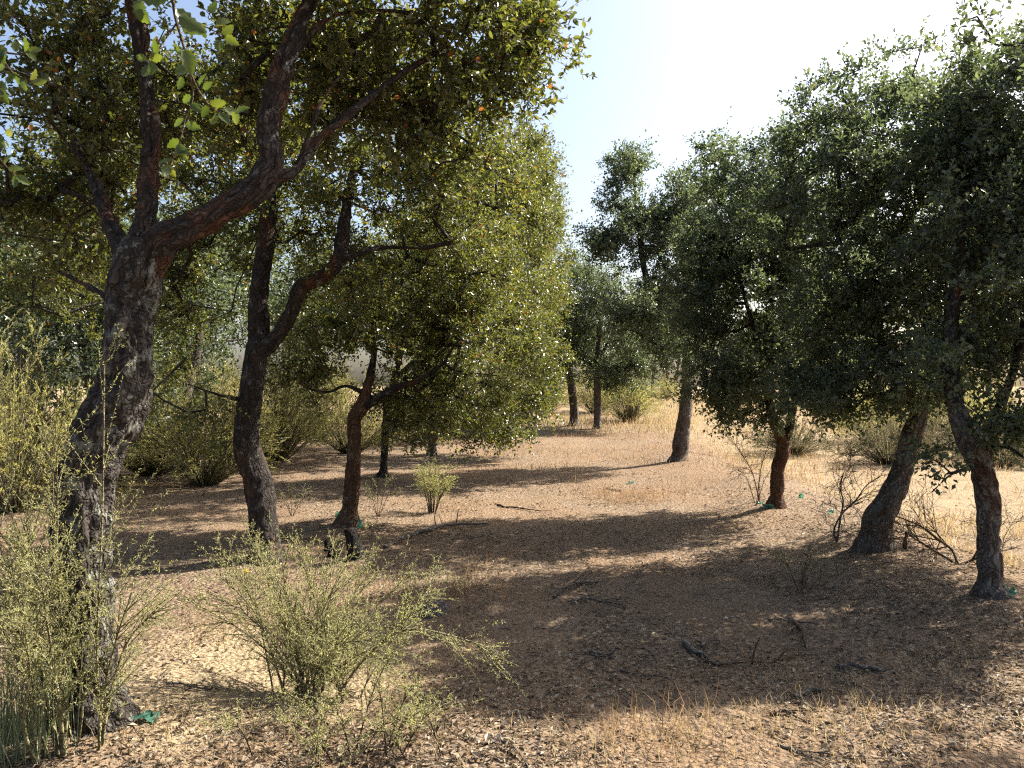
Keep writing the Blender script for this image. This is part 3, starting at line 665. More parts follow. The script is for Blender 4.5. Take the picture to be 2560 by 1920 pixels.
GB = 'oaks of the next row behind the left row'
oa = generic_tree(31, 5.4, 2.3, 'leaf_green', .088, 8, .16, 'background_oak', 'lush green oak glimpsed behind the foremost trunk on the left', at(-8.3, 13.5), GB, 'oak tree', low=.02)
ob = generic_tree(32, 6.2, 2.4, 'leaf_shade', .088, 8, .17, 'background_oak', 'tall background oak seen between the first and second left trunks', at(-7.6, 18.0), GB, 'oak tree', low=.08)
copy_tree(oa, at(-10.2, 17.0), 2.1, 1.05, 'background oak at the far left edge, above the yellow broom')
copy_tree(ob, at(-5.4, 22.0), 1.2, 1.0, 'background oak showing just right of the dark forked trunk')
copy_tree(oa, at(-9.8, 24.0), 4.0, 1.15, 'background oak behind the gap left of the dark forked trunk')
copy_tree(ob, at(-6.2, 12.2), 3.3, .82, 'near background oak whose crown fills the upper left behind the foremost oak')
copy_tree(ob, at(-13.5, 27), 5.0, 1.2, 'distant oak at the far left behind all the broom')
copy_tree(oa, at(-3.6, 30.0), 5.5, 1.1, 'distant oak behind the kinked reddish trunk')

FG = 'far trees along the horizon'
fa = generic_tree(41, 9.0, 3.2, 'leaf_green', .22, 5, .22, 'distant_tree', 'far hazy tree in the line on the horizon', at(12, 72), FG, 'tree', tl=.8, low=.3)
fp = generic_tree(42, 12.0, 2.6, 'leaf_shade', .24, 5, .20, 'distant_pine', 'far pine with a bare trunk in the gap beside the lone tall oak', at(14.6, 82), FG, 'tree', tl=.8, low=.42)
for (x, y, r, s) in ((15.9, 84, 1, .95), (16.6, 80, 2, 1.05), (13.6, 86, 3, 1.0), (17.6, 88, 4, 1.0)):
    copy_tree(fp, at(x, y), r, s, 'far pine with a bare trunk in the gap beside the lone tall oak')
for k, (x, y, s) in enumerate(((2, 75, .9), (-8, 70, 1), (-18, 66, 1), (-30, 64, 1.1), (-42, 60, 1), (24, 78, 1), (33, 74, .9), (43, 70, 1), (54, 68, 1), (62, 60, .9), (7, 88, 1))):
    copy_tree(fa, at(x, y), k * 1.3, s, 'far hazy tree in the line on the horizon')

# ------------------------------------------------------------------ broom shrubs
def broom_leaves(pos, d, Ls, wr=.24):
    n = len(pos); ax = norm(d * .7 + rand_unit(n) * .8); return pos, ax, rand_unit(n), Ls, Ls * wr, rng.random(n)

def shoot_set(P0, D, ln, droop, step, L, sec=0.0):
    """curved shoots: returns segments and leaflet positions"""
    segs = []; n = len(P0)
    def cur(s, idx): q = P0[idx] + D[idx] * (ln[idx] * s)[:, None]; q[:, 2] -= droop[idx] * ln[idx] * s ** 2; return q
    ii = np.arange(n)
    for k in range(4): segs.append((cur(np.full(n, k / 4), ii), cur(np.full(n, (k + 1) / 4), ii)))
    cnt = np.maximum(3, (ln / step).astype(int)); idx = np.repeat(ii, cnt); s = rng.uniform(.12, 1.0, len(idx))
    return segs, cur(s, idx), D[idx]

def broom(name, label, base, stems, sc_=1.0, wood='broom_wood', shoots=26, slen=(.10, .30), leafL=.014, lstep=.008, group=None, leafm='broom', sec=5, cat='shrub', start=.28, bare=0.0, stem_r=.007):
    b = np.array(base); root = empty(name, b); tag(root, label, cat, group)
    for pl in stems:
        pl = [np.array(p, float) for p in pl]
        a = Acc(); r0 = stem_r * rng.uniform(.8, 1.3)
        C, R = tube(a, pl, np.linspace(r0, .0016, len(pl)), 6, 28, rough=.06)
        st_ = obj('stem', a.mesh('stem', M[wood], b), root)
        T = norm(np.gradient(C, axis=0))
        n = int(shoots * rng.uniform(.8, 1.2)); t = rng.uniform(start, 1, n); k = (t * (len(C) - 1)).astype(int)
        D = norm(T[k] * .95 + rand_unit(n) * .70 + np.array([0, 0, .15])); ln = rng.uniform(*slen, n) * sc_ * (1.25 - .55 * t); P0 = C[k]
        dr = rng.uniform(-.15, .35, n)
        sg, lp, ld = shoot_set(P0, D, ln, dr, lstep, leafL)
        # secondary shootlets
        m = n * sec; i2 = rng.integers(0, n, m); s2 = rng.uniform(.2, .95, m)
        Q0 = P0[i2] + D[i2] * (ln[i2] * s2)[:, None]; Q0[:, 2] -= dr[i2] * ln[i2] * s2 ** 2
        D2 = norm(D[i2] * .7 + rand_unit(m) * .8); l2 = rng.uniform(.02, .075, m) * sc_
        sg2, lp2, ld2 = shoot_set(Q0, D2, l2, rng.uniform(0, .2, m), lstep, leafL)
        a2 = Acc()
        for q, (x0, x1) in enumerate(sg): prisms(a2, x0, x1, .0026 - .0005 * q, .0021 - .0005 * q, 3)
        prisms(a2, sg2[0][0], sg2[3][1], .0011, .0006, 3)
        obj('shoots', a2.mesh('shoots', M['broom_stem'], b), st_, kind='stuff')
        pos = np.vstack([lp, lp2]); dd = np.vstack([ld, ld2])
        if bare: kk = rng.random(len(pos)) > bare; pos, dd = pos[kk], dd[kk]
        me = leaves_mesh('leaves', M[leafm], *broom_leaves(pos, dd, leafL * rng.uniform(.6, 1.3, len(pos))), origin=b)
        obj('leaves', me, st_, kind='stuff')
    return root

# big shrub in the left foreground
gb = np.array([-1.88, 3.22, float(ground(-1.88, 3.22))])
def gp(px, py, d): return P(px, py, d)
stemsA = []
base2 = np.array([-1.72, 3.30, float(ground(-1.72, 3.30))])
for (px, py, d) in ((60, 1290, 3.2), (130, 1150, 3.25), (20, 1400, 3.0), (-60, 1250, 3.3), (100, 1420, 2.95), (-90, 1500, 3.0), (40, 1560, 2.9), (0, 1180, 3.5), (-30, 1380, 3.6), (70, 1370, 3.3), (262, 870, 3.35), (140, 1060, 3.2), (330, 1480, 3.2), (400, 1520, 3.4), (-20, 1300, 3.1)):
    e = gp(px, py, d); s0 = gb if px < 150 else base2
    s0 = s0 + rng.normal(size=3) * np.array([.04, .04, 0]); mid = s0 * .45 + e * .55 + np.array([rng.normal() * .04 - .03, rng.normal() * .04, .10])
    stemsA.append([s0 - [0, 0, .05], s0 * .8 + e * .2 + np.array([0, 0, .05]) + rng.normal(size=3) * .02, mid, e])
broom('broom_shrub', 'tall yellow green broom shrub in the left foreground hiding the foremost trunk', gb, stemsA, wood='broom_stem', shoots=34, slen=(.14, .50), leafL=.014, lstep=.009, sec=4, start=.26, stem_r=.008, group='broom shrubs among the oaks')

# wide shrub left of centre
gc = G(770, 1745)
stemsB = []
for (px, py, dd) in ((560, 1400, .3), (620, 1330, .5), (700, 1360, .2), (800, 1370, .4), (880, 1390, .2), (960, 1420, .3), (1030, 1440, .4), (1080, 1500, .2), (520, 1480, .1), (600, 1520, -.1), (700, 1480, -.1), (830, 1480, -.1), (940, 1530, -.1), (1000, 1600, -.2), (470, 1500, .4), (780, 1420, .6), (660, 1420, .8), (900, 1460, .7), (590, 1370, .6), (740, 1350, .4), (860, 1360, .5), (1010, 1500, .5), (540, 1430, .0), (640, 1460, .2), (1090, 1450, .6), (930, 1600, -.3), (840, 1580, -.3)):
    e = gp(px, py, gc[1] + dd); s0 = gc + rng.normal(size=3) * np.array([.09, .07, 0]); s0[2] = float(ground(s0[0], s0[1])) - .04
    mid = s0 * .5 + e * .5 + np.array([0, 0, .10]) + rng.normal(size=3) * .03
    stemsB.append([s0, s0 * .8 + mid * .2 + [0, 0, .04], mid, e])
e = gp(1228, 1622, gc[1] - .25); s0 = gc + np.array([.12, -.05, -.03]); stemsB.append([s0, s0 + [.18, -.05, .26], gp(1010, 1575, gc[1] - .2), gp(1130, 1590, gc[1] - .22), e])
broom('broom_shrub', 'spreading yellow green broom shrub left of centre with one arching branch reaching right', gc, stemsB, wood='broom_stem', shoots=26, slen=(.12, .42), leafL=.014, lstep=.0095, sec=4, start=.28, group='broom shrubs among the oaks')

# low yellowish clump at the bottom
gd = G(900, 1890); stemsC = []
for k in range(16):
    an = rng.uniform(0, 6.28); s0 = gd + np.array([rng.normal() * .16, rng.normal() * .08, 0]); s0[2] = float(ground(s0[0], s0[1])) - .03
    e = s0 + np.array([math.cos(an) * .22, math.sin(an) * .16, rng.uniform(.16, .38)]); stemsC.append([s0, (s0 + e) / 2 + [0, 0, .05], e])
broom('broom_shrub', 'low pale broom clump at the bottom, below the spreading shrub', gd, stemsC, shoots=11, slen=(.06, .24), leafL=.014, lstep=.008, sec=4, start=.2, group='broom shrubs among the oaks', stem_r=.004)

# small upright bush by the fallen branch
ge = G(1080, 1282); stemsD = []
for k in range(16):
    an = k * 2.4; e = ge + np.array([math.cos(an) * .30 * rng.uniform(.3, 1), math.sin(an) * .25, rng.uniform(.38, .66)])
    s0 = ge + np.array([math.cos(an) * .03, math.sin(an) * .03, -.04]); stemsD.append([s0, s0 * .6 + e * .4 + np.array([0, 0, .08]), e])
broom('broom_bush', 'small upright broom bush on the sunlit ground behind the fallen branch', ge, stemsD, shoots=16, slen=(.12, .26), leafL=.02, lstep=.012, sec=3, start=.3, group='broom shrubs among the oaks')
# thin weedy plants
for (px, py, hh, lab) in ((945, 1290, .42, 'wispy half bare broom seedling right of the kinked reddish trunk'), (2000, 1480, .30, 'faint green seedling in the big shadow'), (1890, 1262, .55, 'thin bare sapling against the slim upright oak'), (730, 1290, .30, 'straw coloured weed left of the kinked reddish trunk')):
    gq = G(px, py); ss = []
    for k in range(5):
        an = k * 2.4; e = gq + np.array([math.cos(an) * .2, math.sin(an) * .15, hh * rng.uniform(.7, 1.1)]); ss.append([gq - [0, 0, .03], gq * .5 + e * .5 + np.array([0, 0, .05]), e])
    broom('wispy_plant', lab, gq, ss, shoots=9, slen=(.1, .22), leafL=.016, lstep=.03, sec=2, bare=.3, cat='plant', stem_r=.004)

# background broom: two kinds, copied
def bg_broom(seed, name, label, loc, h, r, leafm, group):
    global rng
    keep = rng; rng = np.random.default_rng(seed)
    root = empty(name, loc); tag(root, label, 'shrub', group)
    n = 260; an = rng.uniform(0, 6.28, n); rr = r * np.sqrt(rng.random(n)); e = np.stack([np.cos(an) * rr, np.sin(an) * rr, h * rng.uniform(.25, 1, n) * (.45 + 1.1 * vnoise(np.stack([np.cos(an) * rr * 2.2 / r, np.sin(an) * rr * 2.2 / r, an * 0 + seed], -1))) * np.sqrt(np.maximum(.15, 1 - (rr / r) ** 2 * .6))], -1)
    s0 = e * np.array([.12, .12, 0]); mid = s0 * .5 + e * .5 + np.array([0, 0, .10]) * h
    a = Acc(); prisms(a, s0, mid, .008, .005, 3); prisms(a, mid, e, .005, .002, 3)
    m = n * 4; i2 = rng.integers(0, n, m); t = rng.uniform(.1, 1.05, m)[:, None]; p0 = mid[i2] * (1 - t) + e[i2] * t
    D = norm(norm(e - mid)[i2] * .7 + rand_unit(m) * .6 + np.array([0, 0, .25])); ln = rng.uniform(.15, .38, m) * h / 1.5
    sg, lp, ld = shoot_set(p0, D, ln, rng.uniform(-.1, .4, m), .018, .05)
    for (x0, x1) in sg[::2]: prisms(a, x0, x1 + (x1 - x0), .003, .002, 3)
    obj('stems', a.mesh('stems', M['broom_stem']), root, kind='stuff')
    obj('foliage', leaves_mesh('foliage', M[leafm], lp, norm(ld + rand_unit(len(lp)) * .5), rand_unit(len(lp)), .05, .011, rng.random(len(lp))), root, kind='stuff')
    rng = keep
    return root
BB = 'broom bushes in the background'
ba = bg_broom(51, 'background_broom', 'large yellow broom bush behind the foremost trunk at the left edge', at(-6.2, 9.8), 1.9, 1.3, 'broom_far', BB)
bb = bg_broom(52, 'background_broom', 'yellow green broom bush between the first and second left trunks', at(-4.9, 12.6), 1.6, 1.2, 'broom_far', BB)
bc = bg_broom(53, 'background_broom', 'pale green broom beside the right trunk of the distant pair', at(4.0, 27.0), 1.5, 1.2, 'broom_far', BB)
M['drybush'] = leaf_mat('grey dry scrub', [(.0, (.13, .105, .065)), (.6, (.22, .185, .12)), (1., (.30, .27, .17))], trans=.3, tint=(1, 1, .8), rough=.7, spec=.2)
bd = bg_broom(54, 'dry_scrub', 'grey brown dry scrub in the field between the slim and the leaning oak', at(7.9, 16.5), 1.0, 1.1, 'drybush', BB)
for (src, x, y, r, s, lab) in ((bb, -12.5, 33, 1, 1.3, 'broom thicket far back at the left, behind the background oaks'), (ba, -7.6, 31, 2, 1.2, 'broom thicket far back between the first two left trunks'), (bb, -3.9, 34, 3, 1.25, 'broom thicket far back behind the dark forked trunk'), (ba, -.9, 36, 4, 1.2, 'broom thicket far back right of the kinked reddish trunk'), (bc, 5.2, 37, 5, 1.0, 'pale broom far back right of the distant pair'), (bd, 9.4, 18.0, 1, 1.1, 'grey brown scrub just left of the leaning oak trunk'), (bd, 10.0, 16.2, 2, .9, 'grey brown scrub between the leaning oak and the edge oak'), (bd, 6.6, 18.5, 3, .9, 'low grey scrub right of the lone tall oak'), (bd, 11.5, 17.5, 4, 1.1, 'grey brown scrub right of the edge oak trunk'), (ba, -7.6, 11.5, 1, 1.15, 'brownish broom bush furthest left in the background'), (bb, -6.3, 13.8, 2, 1.1, 'broom bush just right of the foremost trunk, in front of background oaks'),
        (ba, -4.6, 15.5, 3, 1.0, 'broom bush behind the dark forked trunk'), (bb, -3.6, 17.5, 4, 1.1, 'broom bush behind and left of the kinked reddish trunk'), (bb, -5.6, 18.5, 5, 1.2, 'far broom bush left of the dark forked trunk'),
        (ba, -2.4, 21.5, 1.7, 1.0, 'far broom bush behind the kinked reddish trunk'), (bc, 1.4, 31, 2, 1.0, 'broom bush just left of the distant pair of trunks'), (bc, 3.2, 30, 5, 1.1, 'broom bush between and behind the distant pair'),
        (bb, 7.3, 38.0, 1, .9, 'lone round broom bush in the gap left of the tall straight oak'), (bc, 11.4, 26, 3, .9, 'low bush in the dry field behind the leaning oak'), (bb, 13.5, 28, 2, 1.0, 'grey green bush in the dry field left of the leaning oak'),
        (ba, 14.8, 24, 4, .8, 'bush in the dry field right of the leaning oak'), (bb, 9.6, 21, 3, .75, 'small grey bush in the dry field between the slim and the leaning oak'), (bc, 12.0, 19.5, 5, .8, 'bush in the dry field just left of the edge oak trunk'), (bb, 12.6, 22.5, 1, .9, 'brown bush in the dry field behind the edge oak'), (bc, 16.5, 30, 1, 1.1, 'far bush near the right edge of the dry field'), (ba, -11.5, 16, 0, 1.3, 'broom thicket beyond the left edge bushes'), (ba, -9.0, 19.5, 2, 1.2, 'broom bush far back on the left beneath the background oaks')):
    copy_tree(src, at(x, y), r, s, lab)

# rushes in the bottom left corner
gr = G(35, 1890); n = 260
ps = gr + np.stack([rng.normal(size=n) * .10, rng.normal(size=n) * .06, np.zeros(n)], -1); ps[:, 2] = ground(ps[:, 0], ps[:, 1]) - .02
hh = rng.uniform(.25, .62, n); dv = norm(np.stack([rng.normal(size=n) * .13, rng.normal(size=n) * .1, np.ones(n)], -1))
rr_ = empty('rush_clump', gr); tag(rr_, 'blue green clump of upright rushes in the bottom left corner', 'rushes')
obj('blades', leaves_mesh('blades', M['rush'], ps, dv, rand_unit(n), hh, .0042, rng.random(n), oval=True, origin=gr, curl=0.0), rr_, kind='stuff')

# yellow flower on the spreading shrub
gf = P(616, 1428, gc[1] + .1); nfl = 7
fl = empty('yellow_flower', gf); tag(fl, 'single small yellow flower on the spreading broom shrub', 'flower')
obj('petals', leaves_mesh('petals', M['flower'], np.repeat(gf[None], nfl, 0), rand_unit(nfl) + np.array([0, -.3, .2]), rand_unit(nfl), .014, .010, rng.random(nfl), oval=True, origin=gf), fl)

# ------------------------------------------------------------------ fallen wood
def stick(name, label, pl, r0, r1, mat='dead', twigs=(), cat='branch', group='dead branches on the ground', n=9, rough=.2, crack=.006):
    pts = []
    for (px, py, h, *dd) in pl:
        q = G(px, py); q[2] += h * .55; pts.append(q)
    pts = list(catmull(pts, len(pts) * 2)); pts = [pts[0]] + [q + rng.normal(size=3) * np.array([.010, .010, .004]) for q in pts[1:]]
    b = pts[0].copy(); root = empty(name, b); tag(root, label, cat, group); a = Acc(); r0, r1 = r0 * .8, r1 * .8
    tube(a, pts, np.linspace(r0, r1, len(pts)), n, max(10, len(pts) * 8), rough=rough * .8, crack=crack * .5, seed=len(label))
    for _ in range(2):
        k_ = int(rng.integers(1, len(pts) - 1)); s_ = pts[k_]; d_ = norm(pts[k_ + 1] - pts[k_]) + rng.normal(size=3) * np.array([.8, .8, .25]); ln_ = rng.uniform(.08, .22)
        tube(a, [s_, s_ + d_ * ln_ * .5 + rng.normal(size=3) * .012, s_ + d_ * ln_ + np.array([0, 0, .01])], [r1 * .7, r1 * .5, r1 * .25], 6, 8, rough=.12)
    obj('branch', a.mesh('branch', M[mat], b), root)
    for (px, py, ex, ey, w) in twigs:
        s = G(px, py); s[2] += r0; d = s[1]; e = P(ex, ey, d); a = Acc()
        tube(a, [s - [0, 0, r0], (s + e) / 2 + rng.normal(size=3) * .012, e], [w, w * .8, w * .4], 6, 10, rough=.08); obj('twig', a.mesh('twig', M[mat], b), root)
    return root
stick('fallen_branch', 'long dark curved dead branch lying on sunlit ground beside the charred stump',
      [(962, 1372, .03), (1000, 1352, .03), (1040, 1338, .04), (1080, 1328, .06), (1120, 1322, .08), (1160, 1318, .07), (1222, 1313, .04)], .030, .018, 'dead_dark',
      [(1092, 1322, 1090, 1275, .008), (1140, 1316, 1146, 1272, .009), (1146, 1318, 1150, 1340, .006), (1110, 1320, 1095, 1285, .005)])
stick('fallen_branch', 'thin pale dead branch on the sunlit ground right of the small broom bush', [(1238, 1262, .02), (1270, 1270, .03), (1310, 1275, .03), (1350, 1280, .02)], .018, .010, 'dead_tan')
stick('fallen_branch', 'short dark stick on the sunlit ground below the lone tall oak', [(1515, 1224, .03), (1540, 1228, .03), (1555, 1230, .02)], .018, .012, 'dead_dark')
stick('fallen_branch', 'thin forked twig just below the long curved branch', [(1130, 1352, .03), (1170, 1346, .03), (1205, 1352, .02)], .009, .005, 'dead_dark', [(1170, 1346, 1215, 1338, .005)])
stick('fallen_branch', 'short twig propped beside the shadow edge right of the long curved branch', [(1215, 1340, .06), (1235, 1352, .03), (1250, 1362, .01)], .010, .006, 'dead')
stick('fallen_branch', 'twisted branch at the left of the big shadow', [(1385, 1500, .04), (1410, 1478, .06), (1445, 1466, .06), (1490, 1460, .03)], .018, .010, 'dead')
stick('fallen_branch', 'curved branch below the twisted one in the big shadow', [(1420, 1508, .02), (1470, 1502, .03), (1520, 1510, .03), (1568, 1526, .02)], .012, .008, 'dead')
stick('fallen_branch', 'thick short log end in the middle of the shadowed brush pile', [(1712, 1612, .03), (1730, 1632, .03), (1758, 1645, .02)], .026, .019, 'dead', n=14)
stick('fallen_branch', 'pale grey branch arching over the shadowed brush pile', [(1752, 1622, .03), (1775, 1612, .05), (1815, 1606, .03)], .013, .008, 'dead')
stick('fallen_branch', 'long branch lying under the shadowed brush pile', [(1760, 1655, .02), (1820, 1668, .03), (1880, 1662, .03), (1960, 1655, .03), (2030, 1640, .02)], .011, .006, 'dead_tan', [(1880, 1660, 1900, 1592, .007), (1940, 1655, 1975, 1625, .006)])
stick('fallen_branch', 'bent grey branch at the right of the shadowed brush pile', [(1985, 1560, .03), (2000, 1580, .04), (2010, 1605, .03), (2014, 1618, .02)], .016, .012, 'dead_tan')
stick('fallen_branch', 'straight thin stick behind the shadowed brush pile', [(1920, 1553, .02), (1985, 1556, .02), (2060, 1562, .02)], .009, .006, 'dead')
stick('fallen_branch', 'short thick log right of the shadowed brush pile', [(2095, 1676, .04), (2140, 1676, .05), (2190, 1680, .03)], .022, .016, 'dead', n=14)
stick('fallen_branch', 'grey weathered stick at the lower edge of the big shadow', [(1985, 1738, .02), (2020, 1736, .03), (2062, 1734, .03)], .020, .016, 'dead')
stick('fallen_branch', 'thin dark stick across the lower left of the big shadow', [(1550, 1678, .02), (1610, 1690, .02), (1690, 1706, .02)], .010, .006, 'dead_dark')
stick('fallen_branch', 'short thick dead stick low at the left of the big shadow', [(1480, 1635, .02), (1505, 1642, .02), (1530, 1648, .02)], .020, .012, 'dead')
stick('fallen_branch', 'thin brown stick on the sunlit litter at the bottom right of centre', [(1945, 1862, .01), (1985, 1880, .02), (2020, 1896, .01)], .010, .006, 'dead_dark')
stick('fallen_branch', 'pale straight straw like stick at the bottom right', [(2030, 1885, .01), (2080, 1890, .02), (2150, 1900, .01)], .006, .004, 'dead_tan')
stick('fallen_branch', 'dark bent stick at the bottom edge left of centre', [(1210, 1862, .01), (1250, 1856, .02), (1290, 1872, .01)], .011, .006, 'dead_dark')
stick('fallen_branch', 'flat dry stick casting a shadow on bare sand in the left foreground', [(415, 1715, .02), (480, 1722, .03), (555, 1728, .02)], .008, .005, 'dead', [(470, 1722, 560, 1740, .004)])
stick('fallen_branch', 'dark twisted root like branch in shade behind the foremost trunk', [(380, 1175, .02), (440, 1165, .04), (520, 1160, .03), (580, 1150, .02)], .020, .010, 'dead_dark')
stick('fallen_branch', 'pale peeled stick at the lower right edge of the big shadow', [(1925, 1790, .02), (1960, 1784, .03), (1990, 1794, .02)], .016, .010, 'dead_tan')

def stump(name, label, px, py, r, h, mat, group=None, lean=(0, 0)):
    b = G(px, py); root = empty(name, b); tag(root, label, 'stump', group)
    a = Acc(); pts = [b + np.array([0, 0, -.06]), b + np.array([0, 0, .02]), b + np.array([lean[0] * .5, lean[1] * .5, h * .6]), b + np.array([lean[0], lean[1], h])]
    tube(a, pts, [r * 1.25, r * 1.1, r * .9, r * .8], 18, 22, rough=.3, crack=.012, seed=px % 13, lump=9)
    V_ = a.V[0]; top = V_[:, 2] > b[2] + h * .72
    V_[top, 2] += (vnoise(V_[top] * 22) - .5) * h * .5
    obj('wood', a.mesh('wood', M[mat], b), root)
    return root
stump('tree_stump', 'charred broken stump in front of the kinked reddish trunk', 888, 1398, .085, .25, 'charred', lean=(-.04, 0))
stump('tree_stump', 'small jagged black stump left of the charred broken one', 835, 1392, .06, .12, 'charred')
stump('tree_stump', 'tiny black stub furthest left of the charred stumps', 816, 1378, .03, .12, 'charred')
stump('tree_stump', 'low burnt block half buried at the left of the big shadow', 1090, 1532, .10, .07, 'dead')
stump('tree_stump', 'short reddish sawn stub right of the leaning oak foot', 2262, 1372, .028, .15, 'dead_tan', lean=(.02, 0))

# bare scrub round the leaning oak
def bare_scrub(name, label, stems, r=.010, mat='dead', depth=3, spread=.55, cat='dead shrub', d=None):
    b = stems[0][0]; root = empty(name, b); tag(root, label, cat, 'bare dead scrub beside the right row')
    for pl in stems:
        a = Acc(); C, R = tube(a, pl, np.linspace(r, r * .35, len(pl)), 7, 26, rough=.08)
        st_ = obj('stem', a.mesh('stem', M[mat], b), root)
        a = Acc(); todo = []
        T = norm(np.gradient(C, axis=0))
        for k in rng.integers(8, len(C), 9): todo.append((C[k], norm(T[k] + rng.normal(size=3) * spread), rng.uniform(.12, .3), R[k] * .55, depth))
        while todo:
            p, dr, ln, rr, dp = todo.pop()
            q = p + dr * ln * .5 + rng.normal(size=3) * ln * .05; e = q + norm(dr + rng.normal(size=3) * .25) * ln * .5
            prisms(a, np.array([p, q]), np.array([q, e]), [max(rr, .0015), max(rr * .8, .0013)], [max(rr * .8, .0013), max(rr * .6, .001)], 4)
            if dp > 0:
                for _ in range(3): todo.append((q if rng.random() < .5 else e, norm(dr + rng.normal(size=3) * .55), ln * rng.uniform(.5, .85), rr * .6, dp - 1))
        obj('twigs', a.mesh('twigs', M[mat], b), st_, kind='stuff')
gs = G(2092, 1356); ds = gs[1]
bare_scrub('bare_bush', 'leafless arching bush left of the leaning oak', [[gs, P(2085, 1325, ds), P(2105, 1285, ds), P(2140, 1250, ds), P(2165, 1215, ds + .1), P(2200, 1190, ds + .1)], [gs, P(2102, 1290, ds), P(2108, 1255, ds), P(2100, 1215, ds), P(2110, 1180, ds)]], r=.011)
gs = G(2395, 1412); ds = gs[1]
bare_scrub('bare_branch', 'fallen bare branch sprawling between the leaning oak and the edge oak', [[gs, P(2350, 1385, ds + .1), P(2300, 1355, ds + .2), P(2268, 1333, ds + .25)], [gs, P(2380, 1375, ds + .1), P(2340, 1345, ds + .2), P(2300, 1315, ds + .3), P(2240, 1290, ds + .4)], [gs + np.array([.02, 0, .0]), P(2430, 1400, ds), P(2470, 1385, ds - .1), P(2540, 1370, ds)]], r=.014, mat='dead_tan')
gs = G(1898, 1252); ds = gs[1]
bare_scrub('bare_bush', 'thin leafless stems left of the slim upright oak', [[gs, P(1898, 1200, ds), P(1908, 1150, ds), P(1925, 1100, ds)], [gs, P(1880, 1180, ds), P(1850, 1130, ds), P(1830, 1100, ds)]], r=.008, mat='dead_tan')
gs = G(2240, 1340); ds = gs[1]
bare_scrub('bare_bush', 'wiry twigs low in front of the leaning oak foot', [[gs, P(2200, 1345, ds - .1), P(2150, 1345, ds - .2), P(2105, 1325, ds - .1)]], r=.009, mat='dead_dark')

# ------------------------------------------------------------------ green plastic scraps
PG = 'torn green plastic scraps at the trunk feet'
def scrap(label, px, py, w, h, lift=.01, upright=0.0):
    b = G(px, py); nx, ny = 9, 7
    u, v = np.meshgrid(np.linspace(-1, 1, nx), np.linspace(-1, 1, ny), indexing='ij')
    er = 1 + 1.1 * (vnoise(np.stack([u * 1.9 + px * .73, v * 1.9 + py * .31, 0 * u], -1)) - .5)
    x = u * w / 2 * er * (1 - .55 * ((v + 1) / 2) ** 1.5) + .25 * w * (v + 1) / 2 * math.sin(px * 1.7); t = (v + 1) / 2 * h * er
    y = t * (1 - upright) * .8; z = lift + t * upright + .45 * min(w, h) * (fbm(np.stack([u * 1.5 + px * .37, v * 1.5, 0 * u + py * .21], -1), 2) - .2).clip(0)
    y = y + .25 * w * (vnoise(np.stack([u * 1.2 + py, v, 0 * u + 5], -1)) - .5)
    gz = ground(b[0] + x, b[1] + y) - b[2]
    Vv = np.stack([x, y, z + gz], -1).reshape(-1, 3)
    i, j = np.meshgrid(np.arange(nx - 1), np.arange(ny - 1), indexing='ij')
    Q = np.stack([i * ny + j, (i + 1) * ny + j, (i + 1) * ny + j + 1, i * ny + j + 1], -1).reshape(-1, 4)
    lo, st, to = faces_uniform(Q)
    o = obj('plastic_scrap', mesh_np('plastic_scrap', Vv, lo, st, to, M['plastic'], [('rnd', 'FLOAT', 'POINT', np.full(len(Vv), rng.random()))]), loc=b)
    tag(o, label, 'plastic scrap', PG)
scrap('largest green plastic scrap lying beside the foremost trunk', 356, 1812, .12, .11, .005, .15)
scrap('small green plastic scrap standing left of the kinked reddish trunk', 843, 1296, .06, .07, 0, .9)
scrap('faded green plastic sliver at the right foot of the kinked reddish trunk', 900, 1322, .05, .09, 0, .9)
scrap('small green plastic scrap at the foot of the lone tall oak', 1712, 1150, .14, .12, 0, .7)
scrap('tiny green plastic fleck on sunlit ground left of the lone tall oak', 1576, 1212, .12, .08, 0, .4)
scrap('green plastic collar piece at the foot of the slim upright oak', 1925, 1272, .20, .09, 0, .5)
scrap('pale green plastic piece lying left of the slim upright oak', 1900, 1262, .12, .07, 0, .4)
scrap('green plastic piece standing right of the slim upright oak', 2000, 1248, .07, .09, 0, .8)
scrap('green plastic tag above the bare arching bush', 2080, 1285, .06, .07, 0, .8)
scrap('bright green plastic wrapped at the foot of the leaning oak', 2200, 1378, .16, .10, .0, .8)
scrap('torn green plastic strip at the right edge beside the edge oak', 2525, 1495, .13, .10, .005, .3)

# ------------------------------------------------------------------ leaf litter, straw and dry grass
def scatter(n, y0, y1, pw=1.0, wide=.72, extra=1.5):
    u = rng.random(n); a = 1 - pw
    y = (y0 ** (1 - pw) + u * (y1 ** (1 - pw) - y0 ** (1 - pw))) ** (1 / (1 - pw)) if abs(a) > 1e-3 else y0 * (y1 / y0) ** u
    x = rng.uniform(-1, 1, n) * (wide * y + extra)
    return x, y

def sparse(x, y):     # bare sandy patches keep fewer leaves
    k = np.exp(-((x + 1.45) / .75) ** 2 - ((y - 4.4) / 1.0) ** 2) * .93
    k = np.maximum(k, .8 * (x > 5.2))
    return rng.random(len(x)) > k * 1.0

